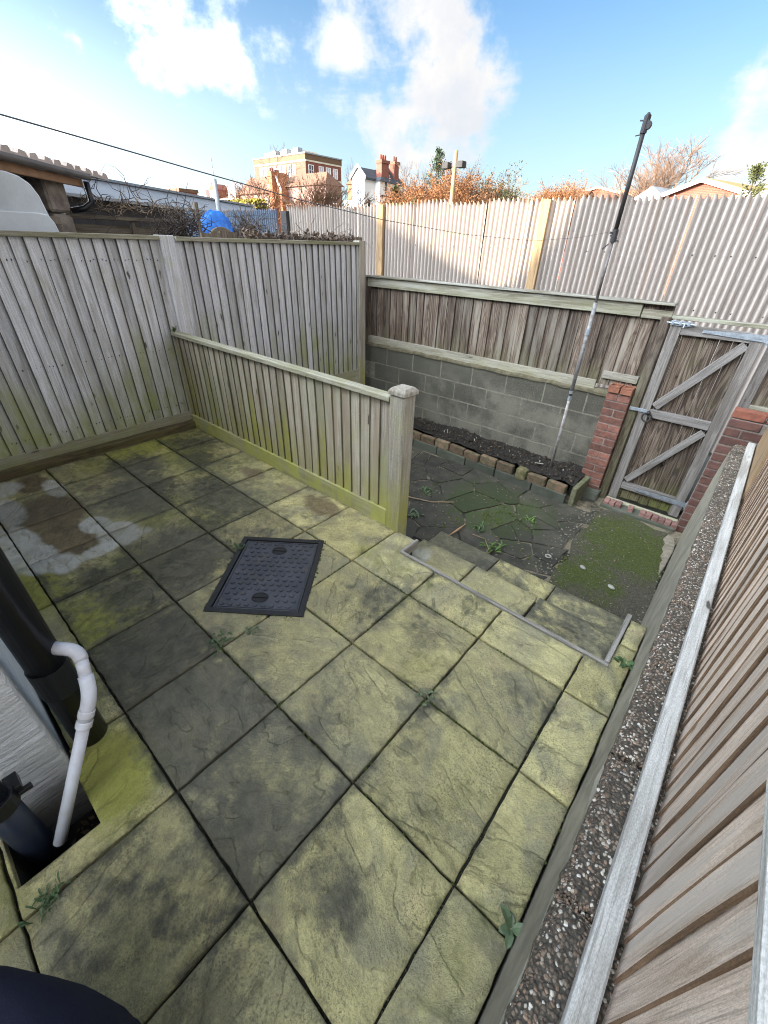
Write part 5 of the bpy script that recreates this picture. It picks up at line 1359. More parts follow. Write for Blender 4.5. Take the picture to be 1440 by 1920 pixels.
# ================================================================== BUILDINGS BEYOND
def house_frame(pl, pc, pr, D, y=380):
    """corner, length along -X and depth along +Y of a building square to the yard, from where its edges stand"""
    c_ = at(pc, y, D); dl = pixdir(pl, y); dr_ = pixdir(pr, y)
    yy = c_.y - CAM.y; L = (c_.x - (CAM.x + dl.x / dl.y * yy))
    xx = c_.x - CAM.x; W = (CAM.y + dr_.y / dr_.x * xx) - c_.y
    return c_, L, W
def zat(px, py, D): return at(px, py, D).z
GZ = -.66
def win(th_, x, y, z, w, h, face, frame=None, pane=None, bars=True, d=.10):
    """window: frame part with a pane sub-part; face 'y' looks to -Y, 'x' looks to +X"""
    frame = frame or M['white_paint']; pane = pane or M['glass_far']; f = MB(); t_ = min(w, h) * .10
    def bx(mb, a0, b0, a1, b1, o0, o1):
        if face == 'y': mb.box(a0, -o1, b0, a1, -o0, b1)
        else: mb.box(o0, a0, b0, o1, a1, b1)
    bx(f, -w / 2, 0, w / 2, t_, 0, d); bx(f, -w / 2, h - t_, w / 2, h, 0, d); bx(f, -w / 2, t_, -w / 2 + t_, h - t_, 0, d); bx(f, w / 2 - t_, t_, w / 2, h - t_, 0, d)
    if bars: bx(f, -t_ * .35, t_, t_ * .35, h - t_, 0, d * .8); bx(f, -w / 2 + t_, h * .5 - t_ * .35, w / 2 - t_, h * .5 + t_ * .35, 0, d * .7)
    o = link('window', f.mesh('window'), frame, th_, (x, y, z))
    p = MB(); bx(p, -w / 2 + t_ * .5, t_ * .5, w / 2 - t_ * .5, h - t_ * .5, .0, d * .4); link('pane', p.mesh('pane'), pane, o)
    return o
def part(th_, name, mb, mat, bevel=0): return link(name, mb.mesh(name, bevel), mat, th_)

# -- tall brick block of flats
D = 100; c_, L, W = house_frame(484, 577, 641, D)
bl = thing('block_of_flats', 'tall red brick block of flats with flat roof on the skyline', 'block of flats', (c_.x, c_.y, GZ))
zt = zat(577, 285, D) - GZ
part(bl, 'wall', MB().box(-L, 0, 0, 0, W, zt - 1.0), M['far_brick'])
part(bl, 'parapet', MB().box(-L - .1, -.1, zt - .99, .1, W + .1, zt - .2), plain('brown brick parapet', (.17, .10, .06), .9, .2, 2))
part(bl, 'coping', MB().box(-L - .2, -.2, zt - .19, .2, W + .2, zt), M['lead'])
for z in (zt - 1.25, zt - 3.75): part(bl, 'string_course', MB().box(-L - .06, -.07, z, .07, W + .06, z + .3), M['cream'])
part(bl, 'penthouse', MB().box(-L + 1, 2.0, zt + .01, -4.5, W - 2, zt + 1.0), M['cream'])
for k in range(3): part(bl, 'roof_plant', MB().box(-4.3 - k * 3.4, .9, zt + .02, -3.0 - k * 3.4, 2.0, zt + 1.0), M['lead'])
for r_ in range(3):
    z = zt - 3.35 - r_ * 3.0
    for k in range(8): win(bl, -3.3 - k * (L - 4.2) / 8, 0, z, .95, 1.8, 'y')
    for k, u in enumerate((.14, .42, .62, .82)): win(bl, 0, W * u, z + .1, 1.25, 1.6, 'x', pane=plain('pale blind', (.5, .47, .5), .6, .1) if k else None)
# -- tile roofed house with a tall chimney
D = 66; c_, L, W = house_frame(530, 612, 641, D)
th1 = thing('tiled_house', 'orange brick house with tiled hip roof and tall chimney before the flats', 'house', (c_.x, c_.y, GZ))
ze = zat(612, 346, D) - GZ; zr = zat(612, 318, D) - GZ
part(th1, 'wall', MB().box(-L, 0, 0, 0, W, ze), M['far_brick_purple'])
mb = MB(); e = .3
mb.v = [(-L - e, -e, ze), (e, -e, ze), (e, W + e, ze), (-L - e, W + e, ze), (-L + 1, W * .5, zr), (-W * .42, W * .5, zr)]
mb.f = [(0, 1, 5, 4), (1, 2, 5), (2, 3, 4, 5), (3, 0, 4), (3, 2, 1, 0)]
part(th1, 'roof', mb, M['tile_brown'])
gx0, gx1 = -L - 1.2, -L + 1.5
part(th1, 'gable_bay', MB().prism([(gx0, 0), (gx1, 0), (gx1, ze - .6), ((gx0 + gx1) / 2, ze + 1.6), (gx0, ze - .6)], -1.2, W * .4, lambda u, v, w: (u, w, v)), M['far_brick_orange'])
for s_ in (0, 1):
    a = (gx0 - .1, ze - .55) if s_ == 0 else (gx1 + .1, ze - .55); m_ = ((gx0 + gx1) / 2, ze + 1.75)
    part(th1, 'bargeboard', MB().prism([a, (a[0], a[1] + .28), (m_[0], m_[1] + .25), m_], -1.42, -1.21, lambda u, v, w: (u, w, v)), M['white_paint'])
chx = (gx0 + gx1) / 2 + .1
ch = part(th1, 'chimney', MB().box(chx - .55, -1.9, 0, chx + .35, -1.21, zat(535, 322, D) - GZ).box(chx - .65, -2.0, zat(535, 322, D) - GZ + .01, chx + .45, -1.1, zat(535, 312, D) - GZ), M['far_brick_orange'])
for k in range(2): link('chimney_pot', MB().tube((chx - .3 + k * .4, -1.55, zat(535, 312, D) - GZ), (chx - .3 + k * .4, -1.55, zat(535, 312, D) - GZ + .45), .14, .11).mesh('chimney_pot'), M['far_brick'], ch)
for (u, z, w, h) in ((.35, ze - 1.9, 1.5, 1.3), (.3, ze - 4.6, 1.0, 1.1), (.72, ze - 4.4, 1.0, 1.1)): win(th1, 0, W * u, z, w, h, 'x')
# -- darker house further left
D = 72; c_, L, W = house_frame(452, 512, 528, D)
th2 = thing('dark_roofed_house', 'brown tile roofed house half hidden by a bare tree left of the chimney', 'house', (c_.x, c_.y, GZ))
ze = zat(512, 362, D) - GZ; zr = zat(480, 322, D) - GZ
part(th2, 'wall', MB().box(-L, 0, 0, 0, W + 3, ze), M['far_brick_purple'])
mb = MB(); mb.v = [(-L - .3, -.4, ze), (.4, -.4, ze), (.4, W + 3, ze), (-L - .3, W + 3, ze), (-L - .3, (W + 3) * .5, zr), (-.8, (W + 3) * .5, zr)]
mb.f = [(0, 1, 5, 4), (1, 2, 5), (2, 3, 4, 5), (3, 0, 4), (3, 2, 1, 0)]
part(th2, 'roof', mb, M['tile_brown'])
ch = part(th2, 'chimney', MB().box(-L * .42, 2.0, ze, -L * .42 + 1.3, 2.9, zat(477, 310, D) - GZ), M['far_brick'])
link('chimney_pot', MB().tube((-L * .42 + .4, 2.4, zat(477, 310, D) - GZ), (-L * .42 + .4, 2.4, zat(477, 306, D) - GZ), .15).mesh('chimney_pot'), M['far_brick'], ch)
for k in range(3): win(th2, -1.2 - k * 2.0, 0, ze - 2.0, 1.0, 1.4, 'y')
part(th2, 'bay_roof', MB().box(-L, -1.4, ze - 3.0, -.4, -.01, ze - 2.7), M['white_paint'])
# -- low gabled roofs at far left, with a chimney
D = 78; c_, L, W = house_frame(378, 452, 462, D)
th3 = thing('small_terrace', 'low terrace with white dormer bays and a chimney left of the bare tree', 'house', (c_.x, c_.y, GZ))
ze = zat(440, 372, D) - GZ; zr = zat(410, 352, D) - GZ
part(th3, 'wall', MB().box(-L, 0, 0, 0, 6, ze), M['far_brick_purple'])
part(th3, 'roof', MB().prism([(-.3, ze), (3.2, zr), (6.3, ze)], -L, .2, lambda u, v, w: (w, u, v)), M['tile_brown'])
part(th3, 'eaves_board', MB().box(-L, -.45, ze - .35, .2, -.31, ze + .05), M['white_paint'])
for k, u in enumerate((-L + 1.3, -L + 4.2, -1.6)):
    part(th3, 'dormer', MB().prism([(u - .9, ze - .2), (u + .9, ze - .2), (u + .9, ze + 1.3), (u, ze + 2.0), (u - .9, ze + 1.3)], -.3, 2.0, lambda a, b_, w: (a, w, b_)), M['white_paint'] if k != 1 else M['far_brick'])
    win(th3, u, -.31, ze + .15, 1.1, 1.0, 'y')
ch = part(th3, 'chimney', MB().box(-1.9, 2.6, ze, -1.0, 3.5, zat(437, 345, D) - GZ), M['far_brick'])
for k in range(3): link('chimney_pot', MB().tube((-1.75 + k * .28, 3.0, zat(437, 345, D) - GZ), (-1.75 + k * .28, 3.0, zat(437, 340, D) - GZ), .11).mesh('chimney_pot'), M['far_brick'], ch)
hg = thing('golden_hedge', 'clipped golden yellow hedge glowing in the sun behind the blue grey fence', 'hedge', at(458, 384, 40).to_tuple()[:2] + (GZ,))
hz = zat(458, 375, 40) - GZ; mb = MB()
for k in range(2600):
    p = Vector((rnd.uniform(-2.2, 2.2), rnd.uniform(-.6, .6), rnd.uniform(hz - 1.4, hz))); a = Vector((rnd.gauss(0, 1), rnd.gauss(0, 1), rnd.gauss(0, 1))).normalized() * .09; b_ = a.orthogonal() * .8
    mb.quad(p - a, p + b_, p + a, p - b_)
link('foliage', mb.mesh('foliage'), M['hedge_gold'], hg, kind='stuff')
link('stem_mass', MB().box(-2.1, -.5, 0, 2.1, .5, hz - .2).mesh('stem_mass'), M['twig_dark'], hg)
# -- long flat roofed red brick building
D = 60; c_, L, W = house_frame(238, 341, 373, D)
th4 = thing('flat_roofed_building', 'long low flat roofed orange red brick building in the sun behind the sheet roof', 'building', (c_.x, c_.y, GZ))
zt = zat(341, 353, D) - GZ
part(th4, 'wall', MB().box(-L, 0, 0, 0, W, zt - .3), M['far_brick_orange']); part(th4, 'roof_edge', MB().box(-L - .1, -.12, zt - .29, .12, W + .1, zt), M['tile_brown'])
# -- warehouse with blue grey roof
W0, W1 = at(140, 352, 19), at(372, 373, 25); W0.z = W1.z = 0
dv = W1 - W0; Lw = dv.length; aw = math.atan2(dv.y, dv.x)
wh = thing('warehouse', 'long blue grey sheet roofed warehouse with pale wall above the brown panel fence', 'warehouse', (W1.x, W1.y, GZ), aw)
zr = zat(372, 371, 25) - GZ; ze = zat(370, 383, 24) - GZ; zb = zat(350, 394, 24) - GZ
part(wh, 'roof', MB().prism([(0, ze), (0, ze + .06), (2.6, zr + .06), (5.2, ze + .06), (5.2, ze)], -Lw - 6, 0, lambda u, v, w: (w, u - 2.6, v)), M['roof_grey'])
part(wh, 'wall', MB().box(-Lw - 6, -2.4, 0, 0, 2.4, ze - .01), M['roof_pale'])
part(wh, 'lower_wall', MB().box(-Lw - 6, -2.9, 0, 0, -2.41, zb), M['dark_band'])
part(wh, 'lower_roof', MB().prism([(-3.2, zb - .25), (-3.2, zb - .18), (-2.42, zb + .30), (-2.42, zb + .22)], -Lw - 6, .1, lambda u, v, w: (w, u, v)), M['lead'])
# -- white half timbered house
D = 62; c_, L, W = house_frame(656, 706, 758, D)
th5 = thing('timbered_house', 'white half timbered house with slate roof and two tall brick chimneys', 'house', (c_.x, c_.y, GZ))
ze = zat(706, 338, D) - GZ; zr = zat(706, 300, D) - GZ
part(th5, 'wall', MB().box(-L, .6, 0, 0, W, ze), M['white_paint'])
mb = MB(); mb.v = [(-L - .3, .3, ze), (.3, .3, ze), (.3, W + .3, ze - .2), (-L - .3, W + .3, ze), (-L * .35, 3.0, zr), (-.9, W * .7, zr - .5)]
mb.f = [(0, 1, 4), (1, 2, 5, 4), (2, 3, 5), (3, 0, 4, 5), (3, 2, 1, 0)]
part(th5, 'roof', mb, M['slate'])
gx0, gx1 = -L * .62, -L * .18; gm = (gx0 + gx1) / 2; zg = zat(676, 314, D) - GZ; zs = zat(676, 334, D) - GZ
part(th5, 'gable', MB().prism([(gx0, 0), (gx1, 0), (gx1, zs), (gm, zg - .15), (gx0, zs)], -1.3, .59, lambda u, v, w: (u, w, v)), M['white_paint'])
part(th5, 'gable_roof', MB().prism([(gx0 - .25, zs - .15), (gx0 - .25, zs + .05), (gm, zg + .1), (gx1 + .25, zs + .05), (gx1 + .25, zs - .15), (gm, zg - .12)], -1.29, 3.0, lambda u, v, w: (u, w, v)), M['slate'])
for s_ in (0, 1):
    a = (gx0 - .3, zs - .1) if s_ == 0 else (gx1 + .3, zs - .1); m_ = (gm, zg + .12)
    part(th5, 'bargeboard', MB().prism([a, (a[0], a[1] + .3), (m_[0], m_[1] + .25), m_], -1.50, -1.31, lambda u, v, w: (u, w, v)), M['white_paint'])
part(th5, 'tile_hung_bay', MB().box(-L - .1, -.2, zat(660, 372, D) - GZ, gx0 - .02, .58, zat(660, 341, D) - GZ), M['far_brick_orange'])
part(th5, 'bay_roof', MB().prism([(-L - .3, zat(660, 341, D) - GZ), (gx0, zat(660, 341, D) - GZ), (gx0, zat(668, 318, D) - GZ)], -.4, 2.5, lambda u, v, w: (u, w, v)), M['tile_brown'])
part(th5, 'bay_base', MB().box(-L - .4, -.6, 0, gx1, -.0 - .21, zat(660, 373, D) - GZ), M['cream'])
win(th5, gm + .3, -1.3, zs - 2.6, .9, 1.6, 'y'); win(th5, 0, W * .72, ze - 2.5, .9, 1.1, 'x')
for (x0, y0, z0, x1, y1, z1) in ((.0, .7, ze - 1.5, .06, W, ze - 1.3), (.0, W * .28, ze - 4.5, .06, W * .28 + .25, ze)): part(th5, 'timber', MB().box(x0, y0, z0, x1, y1, z1), M['dark_timber'])
mb = MB(); mb.prism([(W * .3, ze - 2.6), (W * .3, ze - 2.35), (W * .95, ze - .6), (W * .95, ze - .9)], 0, .06, lambda u, v, w: (w, u, v)); part(th5, 'timber', mb, M['dark_timber'])
for (y_, zz0, zz1, w_) in ((.9, ze + .2, zat(707, 303, D) - GZ, 1.3), (W * .62, ze + .5, zat(738, 302, D) - GZ, .8)):
    ch = part(th5, 'chimney', MB().box(-.9, y_, zz0 - 2, -.1, y_ + w_, zz1).box(-1.0, y_ - .1, zz1 + .01, .0, y_ + w_ + .1, zz1 + .3), M['far_brick'])
    for k in range(3 if w_ > 1 else 2): link('chimney_pot', MB().tube((-.5, y_ + .25 + k * .4, zz1 + .3), (-.5, y_ + .25 + k * .4, zz1 + .8), .15, .12).mesh('chimney_pot'), M['far_brick'], ch)
# -- brick gable house on the right, turned a little
D = 34; p = at(1312, 366, D)
th6 = thing('gabled_house', 'red brick gable end with white bargeboards and mossy roof behind the right fence', 'house', (p.x, p.y, GZ), math.radians(-20))
za = zat(1312, 334, D) - GZ; hwd = 2.55; zf = zat(1312, 364, D) - GZ
part(th6, 'wall', MB().prism([(-hwd, 0), (hwd, 0), (hwd, zf), (0, za - .15), (-hwd, zf)], 0, 8, lambda u, v, w: (u, w, v)), M['far_brick'])
for s_ in (-1, 1):
    mb = MB(); mb.prism([(s_ * (hwd + .35), zf - .20), (s_ * (hwd + .35), zf - .08), (0, za + .02), (0, za - .12)], -.25, 8.2, lambda u, v, w: (u, w, v)); part(th6, 'roof', mb, M['tile_moss'])
    mb = MB(); mb.prism([(s_ * (hwd + .4), zf - .34), (s_ * (hwd + .4), zf - .12), (0, za - .0), (0, za - .2)], -.33, -.26, lambda u, v, w: (u, w, v)); part(th6, 'bargeboard', mb, M['white_paint'])
part(th6, 'eaves_board', MB().box(-hwd - .46, -.2, zf - .36, -hwd - .36, 8, zf - .14), M['white_paint'])
p = at(1236, 368, 40)
th7 = thing('grey_lean_to', 'small grey roofed building just left of the right gable', 'house', (p.x, p.y, GZ), math.radians(-20))
zt = zat(1230, 348, 40) - GZ
part(th7, 'wall', MB().box(-2.6, 0, 0, 1.2, 4, zt - 1.2), M['cream']); part(th7, 'roof', MB().prism([(-2.8, zt - 1.2), (-.6, zt), (1.4, zt - 1.2)], -.2, 4.2, lambda u, v, w: (u, w, v)), M['lead'])
p = at(1118, 372, 48)
th8 = thing('small_brick_gable', 'low red brick gable with pink verge just right of the yellow fence post', 'house', (p.x, p.y, GZ))
zt = zat(1116, 351, 48) - GZ; zf = zat(1116, 362, 48) - GZ
part(th8, 'wall', MB().prism([(-1.9, 0), (1.6, 0), (1.6, zf), (.0, zt - .1), (-1.9, zf)], 0, 6, lambda u, v, w: (u, w, v)), M['far_brick'])
part(th8, 'roof', MB().prism([(-2.2, zf - .15), (-2.2, zf + .02), (0, zt + .06), (1.9, zf + .02), (1.9, zf - .15), (0, zt - .08)], -.2, 6, lambda u, v, w: (u, w, v)), M['cream'])
part(th8, 'chimney', MB().box(-2.6, 2, 0, -2.1, 2.6, zat(1083, 348, 48) - GZ), M['far_brick'])
p = at(1178, 372, 52)
th9 = thing('orange_roofed_house', 'low orange tiled roof with white gable left of the black pole', 'house', (p.x, p.y, GZ))
zt = zat(1178, 350, 52) - GZ
part(th9, 'wall', MB().box(-2.6, 0, 0, 3.0, 6, zt - 1.3), M['cream']); part(th9, 'roof', MB().prism([(-.3, zt - 1.3), (2.6, zt), (6.3, zt - 1.3)], -2.8, 3.2, lambda u, v, w: (w, u, v)), M['tile_orange'])
p = at(1046, 372, 45)
th10 = thing('small_tiled_house', 'small brown tiled roof behind the russet bush near the yellow fence post', 'house', (p.x, p.y, GZ))
zt = zat(1046, 353, 45) - GZ
part(th10, 'wall', MB().box(-2.0, 0, 0, 1.6, 5, zt - 1.0), M['far_brick']); part(th10, 'roof', MB().prism([(-.3, zt - 1.0), (2.3, zt), (5.3, zt - 1.0)], -2.2, 1.8, lambda u, v, w: (w, u, v)), M['tile_brown'])
p = at(1425, 372, 30)
th11 = thing('pale_roof', 'pale low roof edge showing above the fence at the right edge', 'house', (p.x, p.y, GZ), math.radians(-20))
zt = zat(1425, 358, 30) - GZ
part(th11, 'wall', MB().box(-2.0, 0, 0, 4, 4, zt - .6), M['cream']); part(th11, 'roof', MB().prism([(-.3, zt - .62), (-.3, zt - .5), (3, zt + .3), (3, zt + .2)], -2.2, 4.2, lambda u, v, w: (w, u, v)), M['pink_tile'])

# ================================================================== POLES AND TREES
p = at(846, 372, 19)
tpz = thing('floodlight_pole', 'wooden pole with a pair of floodlights rising behind the sunlit sheets', 'lamp post', (p.x, p.y, GZ))
zt = zat(852, 282, 19) - GZ
link('pole', MB().tube((0, 0, 0), (.03, 0, zt), .085, .07, n=10).mesh('pole', smooth=True), M['larch_post'], tpz)
fl = zat(850, 312, 19) - GZ
for s_ in (-1, 1):
    mb = MB(); mb.box(s_ * .30 - .13, -.16, fl - .06, s_ * .30 + .13, .10, fl + .12); mb.tube((0, 0, fl), (s_ * .22, 0, fl), .03, n=6)
    link('floodlight', mb.mesh('floodlight', .01), M['dark_band'], tpz)
p = at(410, 392, 15)
ap = thing('metal_post', 'thin grey post standing up beside the distant terrace', 'post', (p.x, p.y, GZ))
link('post', MB().tube((0, 0, 0), (0, 0, zat(410, 336, 15) - GZ), .06, n=8).mesh('post', smooth=True), M['lead'], ap)
link('aerial', MB().tube((0, 0, zat(410, 336, 15) - GZ), (0, 0, zat(409, 293, 15) - GZ), .012, n=5).mesh('aerial'), M['lead'], ap)

RMIN = [.004]
def branches(mb, p, d, L, r, depth, spread, ratio, droop, n=4, kids=3, segs=3):
    P = [p]; q = Vector(d)
    for k in range(segs):
        q = (q + Vector((rnd.gauss(0, .10), rnd.gauss(0, .10), rnd.gauss(0, .06) - droop))).normalized(); P.append(P[-1] + q * (L / segs))
    r = max(r, RMIN[0])
    mb.path(P, [r * (1 - .45 * k / segs) for k in range(segs + 1)], n if r > .03 else 3)
    if depth <= 0: return
    for k in range(kids):
        f = rnd.uniform(.45, 1.0) if k else 1.0
        i = min(int(f * segs), segs - 1); b_ = P[i].lerp(P[i + 1], f * segs - i)
        a = Vector((rnd.gauss(0, 1), rnd.gauss(0, 1), rnd.gauss(.15, .6))).normalized()
        nd = (q + a * spread * rnd.uniform(.6, 1.2)).normalized()
        branches(mb, b_, nd, L * ratio * rnd.uniform(.75, 1.15), r * .55, depth - 1, spread, ratio, droop, n, kids, max(2, segs - 1))
def tree(name, label, px, D, ptop, width, mat, cat='tree', depth=5, kids=3, trunks=1, spread=.75, ratio=.72, r=.16, pbase=372, leaf=None, nleaf=0, limbs=0, lsize=.1, tw=.35, hfrac=.36, group=None):
    p = at(px, pbase, D); H = zat(px, ptop, D) - GZ; th_ = thing(name, label, cat, (p.x, p.y, GZ), 0, group)
    tr = MB(); br = MB(); RMIN[0] = D * .00030
    for k in range(trunks):
        o = Vector((rnd.gauss(0, width * .12), rnd.gauss(0, width * .12), 0)) if trunks > 1 else Vector((0, 0, 0))
        lean = Vector((rnd.gauss(0, tw * .4), rnd.gauss(0, tw * .4), 1)).normalized()
        top = o + lean * H * hfrac
        tr.path([o, o.lerp(top, .5) + Vector((rnd.gauss(0, .05), rnd.gauss(0, .05), 0)), top], [r, r * .85, r * .7], 7)
        for q in range(limbs or kids + 1):
            a = 2 * math.pi * (q + rnd.random()) / (limbs or kids + 1)
            d = (lean + Vector((math.cos(a), math.sin(a), 0)) * spread * width / H * 1.6).normalized()
            branches(br, o.lerp(top, rnd.uniform(.6, 1)) if q else top, d, H * (1 - hfrac) * .42 * rnd.uniform(.85, 1.1), r * .6, depth, spread, ratio, .0, 4, kids)
    # fit the crown to the height and width seen
    zs_ = [v[2] for v in br.v]; xs_ = [abs(v[0]) for v in br.v]; zm = max(zs_); xm = sorted(xs_)[int(len(xs_) * .97)]
    kz = (H - H * hfrac) / max(.1, zm - H * hfrac); kx = width / max(.1, xm)
    br.v = [(v[0] * kx, v[1] * kx, (H * hfrac + (v[2] - H * hfrac) * kz) if v[2] > H * hfrac else v[2]) for v in br.v]
    link('trunk', tr.mesh('trunk', smooth=True), mat, th_)
    link('crown', br.mesh('crown'), mat, th_)
    if leaf:
        lf_ = MB(); pts_ = br.v
        for k in range(nleaf):
            v = Vector(pts_[rnd.randrange(len(pts_))]) + Vector((rnd.gauss(0, lsize * 1.2), rnd.gauss(0, lsize * 1.2), rnd.gauss(0, lsize * 1.2)))
            a = Vector((rnd.gauss(0, 1), rnd.gauss(0, 1), rnd.gauss(0, 1))).normalized() * lsize * rnd.uniform(.5, 1.2); b_ = a.orthogonal().normalized() * lsize * .6
            lf_.quad(v - a, v + b_, v + a, v - b_)
        link('foliage', lf_.mesh('foliage'), leaf, th_, kind='stuff')
    return th_
G1 = 'bare trees beyond the fences'
tree('bare_tree', 'big bare fan shaped tree on the skyline behind the black pole', 1232, 44, 252, 3.4, M['twig_brown'], depth=5, kids=3, trunks=1, r=.30, spread=.62, ratio=.76, hfrac=.40, limbs=9, tw=.05)
tree('bare_tree', 'bare brown tree in front of the darker tiled house and the flats', 492, 50, 270, 3.9, M['twig_orange'], depth=5, kids=3, r=.18, spread=.8, hfrac=.34, limbs=8, tw=.05)
tree('pollard_tree', 'upright many stemmed bare tree in front of the tiled house', 585, 46, 322, 3.1, M['twig_brown'], depth=4, kids=3, trunks=7, r=.10, spread=.35, hfrac=.45)
tree('bare_tree', 'thin pale bare tree between the flats and the white house', 660, 80, 290, 2.2, M['twig_grey'], depth=4, kids=3, r=.12, spread=.6)
tree('bare_tree', 'bare tree directly right of the white house chimneys', 772, 44, 290, 2.0, M['twig_brown'], depth=5, kids=3, r=.12, spread=.7)
tree('bare_tree', 'bare tree crown just right of the floodlight pole', 866, 42, 288, 1.5, M['twig_brown'], depth=4, kids=3, r=.11, spread=.6)
tree('bare_tree', 'wispy bare tree leaning out right of the russet bushes', 938, 36, 318, 1.9, M['dry_stem'], depth=4, kids=3, r=.07, spread=.9)
tree('bare_tree', 'slender bare twiggy tree right of the yellow post', 1098, 50, 318, 1.6, M['twig_brown'], depth=3, kids=3, trunks=5, r=.06, spread=.4)
tree('bare_tree', 'slender dark bare tree between the yellow post and the black pole', 1122, 54, 306, 1.0, M['twig_grey'], depth=3, kids=3, trunks=2, r=.07, spread=.5)
tree('bare_tree', 'small grey bare tree left of the big fan shaped one', 1176, 50, 312, 1.4, M['twig_grey'], depth=4, kids=3, r=.09, spread=.6)
for (px, D, pt, w, mt, lf_, lab) in (
        (785, 30, 314, 2.3, 'twig_orange', 'leaf_orange', 'russet orange bush nearest the white house'),
        (828, 28, 300, 2.2, 'twig_orange', 'leaf_orange', 'tall russet bush just left of the floodlight pole'),
        (880, 29, 300, 2.2, 'twig_brown', 'leaf_orange', 'brown bush just right of the floodlight pole'),
        (915, 30, 306, 1.9, 'twig_brown', 'leaf_olive', 'olive brown bush at the right end of the russet bushes'),
        (1045, 40, 314, 2.4, 'twig_orange', 'leaf_orange', 'isolated russet bush behind the yellow fence post'),
        (760, 26, 366, 1.0, 'twig_brown', 'needle_y', 'low yellow green bush below the white house')):
    tree('bush', lab, px, D, pt, w, M[mt], 'bush', depth=4, kids=4, trunks=4, r=.05, spread=.95, leaf=M[lf_], nleaf=26000, lsize=.05, hfrac=.20)
def conifer(label, px, D, ptop, w, mat, n=2600, pbase=372):
    p = at(px, pbase, D); H = zat(px, ptop, D) - GZ; th_ = thing('conifer', label, 'conifer', (p.x, p.y, GZ)); hb = H - min(H * .8, w * 2.6)
    link('trunk', MB().tube((0, 0, 0), (0, 0, H), .12, .02, n=7).mesh('trunk'), M['twig_dark'], th_)
    mb = MB()
    for k in range(90):
        f = rnd.random() ** .8; z = hb + (H - hb) * f; a = rnd.uniform(0, 6.28); L = w * (1 - f * .88) * rnd.uniform(.6, 1.15)
        d = Vector((math.cos(a), math.sin(a), rnd.uniform(.15, .7)))
        for q in range(n // 90):
            g = rnd.random() ** .7; v = Vector((0, 0, z)) + d * L * g + Vector((rnd.gauss(0, .07), rnd.gauss(0, .07), rnd.gauss(0, .07)))
            s_ = rnd.uniform(.05, .13); e = (d + Vector((rnd.gauss(0, .6), rnd.gauss(0, .6), rnd.gauss(.2, .5)))).normalized() * s_; b_ = e.orthogonal().normalized() * s_ * .35
            mb.quad(v, v + e * .5 + b_, v + e * 1.2, v + e * .5 - b_)
    link('crown', mb.mesh('crown'), mat, th_, kind='stuff')
conifer('dark green conifer rising behind the russet bushes left of the floodlight pole', 818, 40, 284, 1.7, M['needle'])
conifer('yellow green conifer on the skyline at the right edge', 1400, 30, 314, 1.35, M['needle_y'])
conifer('small pale green shrub in front of the white house wall', 742, 30, 352, .6, M['needle_y'], 900)

# ================================================================== WEEDS AND SMALL THINGS
def rosette(name, label, x, y, z, n, l0, l1, w, mat, lift=.5, cat='weed', group=None, stems=0):
    th_ = thing(name, label, cat, (x, y, z), 0, group); mb = MB()
    for k in range(n):
        if n <= 16: mb = MB()
        a = 2 * math.pi * k / n + rnd.uniform(-.4, .4); l = rnd.uniform(l0, l1); up = lift * rnd.uniform(.4, 1.3); ww = w * rnd.uniform(.7, 1.2)
        o = Vector((rnd.gauss(0, stems), rnd.gauss(0, stems), 0))
        d = Vector((math.cos(a), math.sin(a), 0)); s_ = Vector((-math.sin(a), math.cos(a), 0))
        P = [o, o + d * l * .35 + Vector((0, 0, up * l * .45)), o + d * l * .75 + Vector((0, 0, up * l * .6)), o + d * l + Vector((0, 0, up * l * .42))]
        W = [ww * .25, ww, ww * .8, 0]
        for q in range(3):
            a0, a1 = P[q], P[q + 1]; c0, c1 = Vector((0, 0, -W[q] * .25)), Vector((0, 0, -W[q + 1] * .25))
            mb.quad(a0 + c0, a0 + s_ * W[q], a1 + s_ * W[q + 1], a1 + c1); mb.quad(a0 - s_ * W[q], a0 + c0, a1 + c1, a1 - s_ * W[q + 1])
        if n <= 16: link('leaf', mb.mesh('leaf'), mat, th_)
    if n > 16: link('leaves', mb.mesh('leaves'), mat, th_, kind='stuff')
    return th_
rosette('weed', 'blue green leafy weed growing at the wall foot nearest the bottom edge', .612, .475, 0, 6, .035, .062, .013, M['leaf_grey'], .9)
rosette('weed', 'dark green leafy weed against the pebbled wall near the step corner', .610, 1.665, 0, 14, .02, .045, .011, M['leaf'], .9, stems=.014)
rosette('weed', 'small green weed at the left edge of the metal drain cover', -1.505, .93, .003, 22, .012, .03, .006, M['leaf'], .9, stems=.028)
rosette('weed', 'creeping weed at the paving corner below the metal drain cover', -.93, .475, .002, 26, .010, .026, .006, M['leaf'], .8, stems=.035)
rosette('weed', 'pale green weed in the joint right of the creeping weed', -.875, .60, .002, 10, .014, .03, .007, M['leaf_grey'], .8, stems=.022)
rosette('weed', 'feathery green weed in a joint near the bottom left drain hole', -.445, -.375, .002, 34, .015, .032, .0035, M['leaf'], 1.1, stems=.018)
rosette('weed', 'tiny weed at the crossing of joints in the middle of the patio', -.005, .905, .002, 14, .010, .022, .006, M['leaf_grey'], .8, stems=.020)
rosette('weed', 'bright yellow green weed sprouting from the lower yard near the bottom step', -.62, 2.83, -.60, 26, .03, .075, .010, M['leaf_fresh'], 1.0, stems=.045)
rosette('weed', 'small pale weed in the crazy paving in front of the raised bed', -.55, 3.45, -.60, 18, .03, .06, .008, M['leaf_fresh'], 1.0, stems=.03)
rosette('weed', 'grey green weed in the crazy paving beside the low fence post', -1.45, 2.75, -.60, 16, .04, .08, .010, M['leaf_grey'], .9, stems=.03)
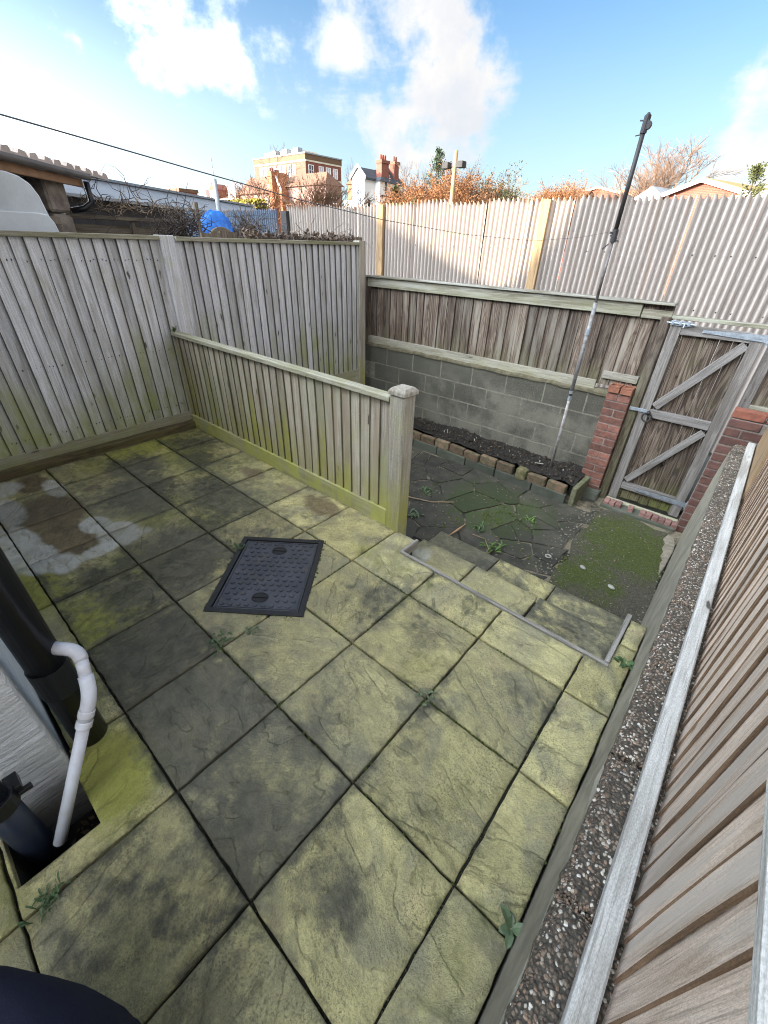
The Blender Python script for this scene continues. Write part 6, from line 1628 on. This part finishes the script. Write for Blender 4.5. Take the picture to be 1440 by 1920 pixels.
rosette('weed', 'green weed clump among the crazy paving beyond the low fence post', -1.62, 3.22, -.60, 18, .03, .07, .009, M['leaf'], .9, stems=.04)
rosette('weed', 'upright green weed beside the crazy paving stones in the yard centre', -.83, 2.98, -.60, 16, .03, .06, .008, M['leaf'], 1.4, stems=.03)
tw = MB().path([(-.99, 2.70, -.585), (-.97, 2.80, -.568), (-.975, 2.95, -.58)], [.004, .011, .003], 6)
tag(link('wood_splinter', tw.mesh('wood_splinter'), plain('split wood', (.42, .25, .13), .8, .3)), 'orange brown splinter of wood lying on the dark yard paving', 'stick')
tw = MB().path([(-.85, 2.86, -.588), (-.72, 2.87, -.585), (-.62, 2.76, -.585), (-.60, 2.60, -.588)], .004, 6)
tag(link('twig', tw.mesh('twig'), M['dry_stem']), 'thin curved dry twig lying right of the wood splinter', 'twig')
tw = MB().path([(-2.05, 2.9, -.585), (-1.65, 2.98, -.58), (-1.45, 3.06, -.585), (-1.28, 3.22, -.588)], .006, 6)
tag(link('twig', tw.mesh('twig'), M['dry_stem']), 'long pale twig lying on the yard just behind the low fence post', 'twig')
rg = MB().path([(-.192 + .021 * math.cos(a), 3.029 + .021 * math.sin(a), -.586) for a in [k * math.pi / 8 for k in range(17)]], .007, 8)
tag(link('plastic_ring', rg.mesh('plastic_ring', smooth=True), M['white_bit']), 'small white ring lying at the edge of the mossy concrete', 'ring')
for (x, y, s_, lab) in ((.085, 3.085, .026, 'white oblong pebble on the left side of the mossy concrete'), (.338, 2.996, .028, 'greyish white pebble on the mossy concrete nearest the steps')):
    bm = bmesh.new(); bmesh.ops.create_icosphere(bm, subdivisions=2, radius=s_)
    for v in bm.verts: v.co = Vector((v.co.x * 1.1, v.co.y * .7, v.co.z * .45)) * (1 + .12 * fbm(v.co.x * 40, v.co.y * 40, 2))
    me = bpy.data.meshes.new('pebble'); bm.to_mesh(me); bm.free()
    tag(link('pebble', me, M['white_bit'], None, (x, y, -.586), (0, 0, -.5)), lab, 'pebble', 'white pebbles on the mossy concrete')
lt = MB()
for q in range(620):
    x, y = rnd.uniform(-2.6, .5), rnd.uniform(2.5, 4.0)
    a = rnd.uniform(0, 6.28); l = rnd.uniform(.006, .016); d = Vector((math.cos(a), math.sin(a), rnd.uniform(-.2, .3))) * l; s_ = Vector((-math.sin(a), math.cos(a), .1)) * l * .4
    p = Vector((x, y, -.584)); lt.quad(p - d, p + s_, p + d, p - s_)
link('leaf_litter', lt.mesh('leaf_litter'), plain('pale dead leaves', (.22, .18, .12), .9, .6, 9), yard, (0, 0, .612), kind='stuff')
